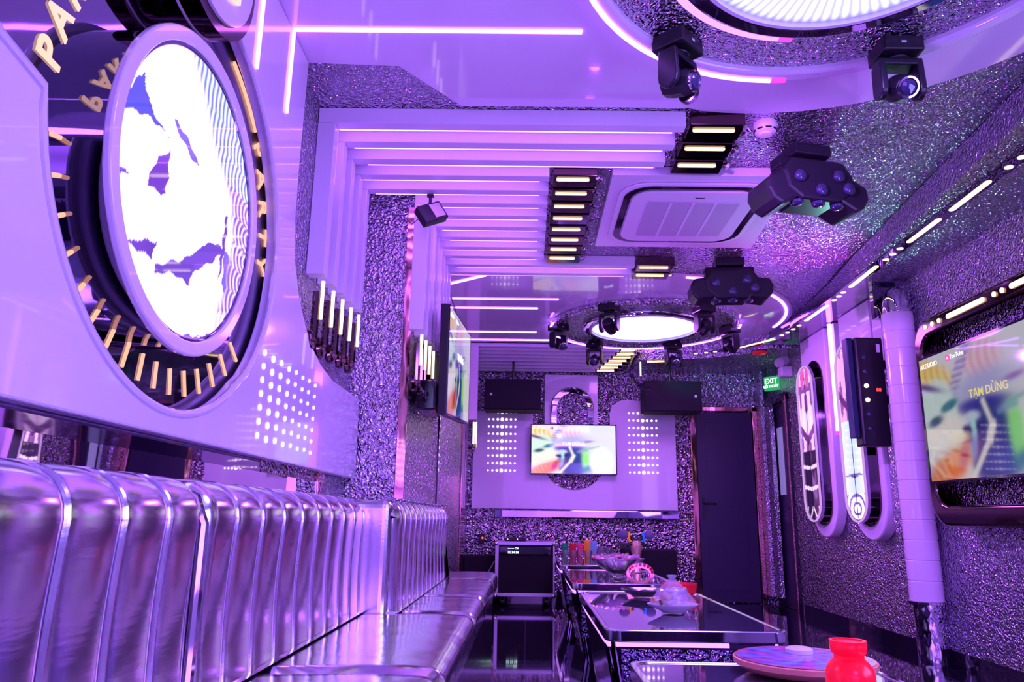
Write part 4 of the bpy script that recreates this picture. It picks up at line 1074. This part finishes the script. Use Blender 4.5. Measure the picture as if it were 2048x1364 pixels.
# ------------------------------------------------------------------ glowing screens added out of view to brighten the room
def fill_glow(a, b):
    k = .8 + .2 * math.sin(a * 9) * math.sin(b * 7 + a * 4)
    return (.5 * k, .17 * k, 1.25 * k)
def side_fill_glow(a, b):
    return (.46, .34, 1.25)
t = thing('fill_screen', 'violet fill screen added unseen on the back wall to light the room', 'screen', (.8, YB + .01, 1.5))
MB().box(-1.45, 1.45, 0, .05, -.8, .8).build('frame', BLACK, t)
image_grid('picture', 40, 24, basis((0, .052, 0), (-1, 0, 0), (0, 0, 1)) @ Matrix.Diagonal((2.84, 1.54, 1, 1)), fill_glow, screen_mat('fill_screen_picture', 5), t)
t = thing('fill_screen', 'violet fill screen added unseen on the right wall to light the room', 'screen', (XR - .01, .6, 1.55))
MB().box(-.05, 0, -1.05, 1.05, -.62, .62).build('frame', BLACK, t)
image_grid('picture', 40, 24, basis((-.052, 0, 0), (0, -1, 0), (0, 0, 1)) @ Matrix.Diagonal((2.04, 1.18, 1, 1)), side_fill_glow, screen_mat('fill_screen_picture', 8), t)

# ------------------------------------------------------------------ lights
def area(name, loc, size, power, col, rot=(0, 0, 0), shape='DISK'):
    l = bpy.data.lights.new(name, 'AREA'); l.shape = shape; l.size = size; l.energy = power; l.color = col
    o = bpy.data.objects.new(name, l); C.objects.link(o); o.location = loc; o.rotation_euler = rot
    return o
def spot(name, loc, target, power, col, ang=60, blend=.6, r=.05):
    l = bpy.data.lights.new(name, 'SPOT'); l.energy = power; l.color = col; l.spot_size = rad(ang); l.spot_blend = blend; l.shadow_soft_size = r
    o = bpy.data.objects.new(name, l); C.objects.link(o); o.location = loc
    o.rotation_euler = (Vector(target) - Vector(loc)).to_track_quat('-Z', 'Y').to_euler()
    return o
area('near_ring_light', (.97, 1.87, 2.56), .9, 60, (.33, .13, 1))
area('far_ring_light', (1.08, 6.8, 2.56), .9, 34, (.55, .08, .9))
area('rear_fill_light', (.97, -1.4, 2.56), .9, 60, (.33, .13, 1))  # added fill behind the camera, no ring fixture hangs there

VI = (.45, .11, 1)
spot('moving_head_beam', (.60, 2.52, 2.38), (2.6, 5.0, 1.3), 380, VI, 90, 1, .04)
spot('moving_head_beam', (.34, 6.75, 2.36), (2.6, 6.0, 1.6), 190, (.55, .12, 1), 95, 1, .04)
spot('moving_head_beam', (1.0, 7.4, 2.36), (2.35, 8.3, 2.38), 26, (.1, .75, 1), 42, 1, .03)
spot('light_bar_beam', (2.30, 5.10, 1.75), (1.75, 3.9, 2.65), 45, (.25, .9, .7), 75, 1, .03)
spot('light_bar_beam', (2.30, 5.10, 2.0), (1.75, 4.9, 2.65), 40, (1, .1, .9), 80, 1, .03)
for i, (y, e) in enumerate(((2.5, 70), (4.48, 75), (6.28, 30))):  # added upward fill in the table gaps to brighten the ceiling, no lamps there
    spot('table_gap_fill', (.6, y, .25), (.75, y + .1, 2.6), e, (.42, .08, 1), 165, 1, .06)
w = bpy.data.worlds.new('world'); S.world = w; w.use_nodes = True
w.node_tree.nodes['Background'].inputs[0].default_value = (.02, .01, .04, 1)
S.view_settings.view_transform = 'Standard'; S.view_settings.look = 'None'
S.view_settings.exposure = 0; S.view_settings.gamma = 1; S.view_settings.use_curve_mapping = False
S.cycles.max_bounces = 5; S.cycles.glossy_bounces = 4; S.cycles.diffuse_bounces = 3; S.cycles.transmission_bounces = 5
S.cycles.caustics_refractive = False
S.cycles.use_adaptive_sampling = True; S.cycles.adaptive_threshold = .05; S.cycles.light_sampling_threshold = .03; S.cycles.adaptive_min_samples = 16
S.cycles.sample_clamp_indirect = 6; S.cycles.use_denoising = True
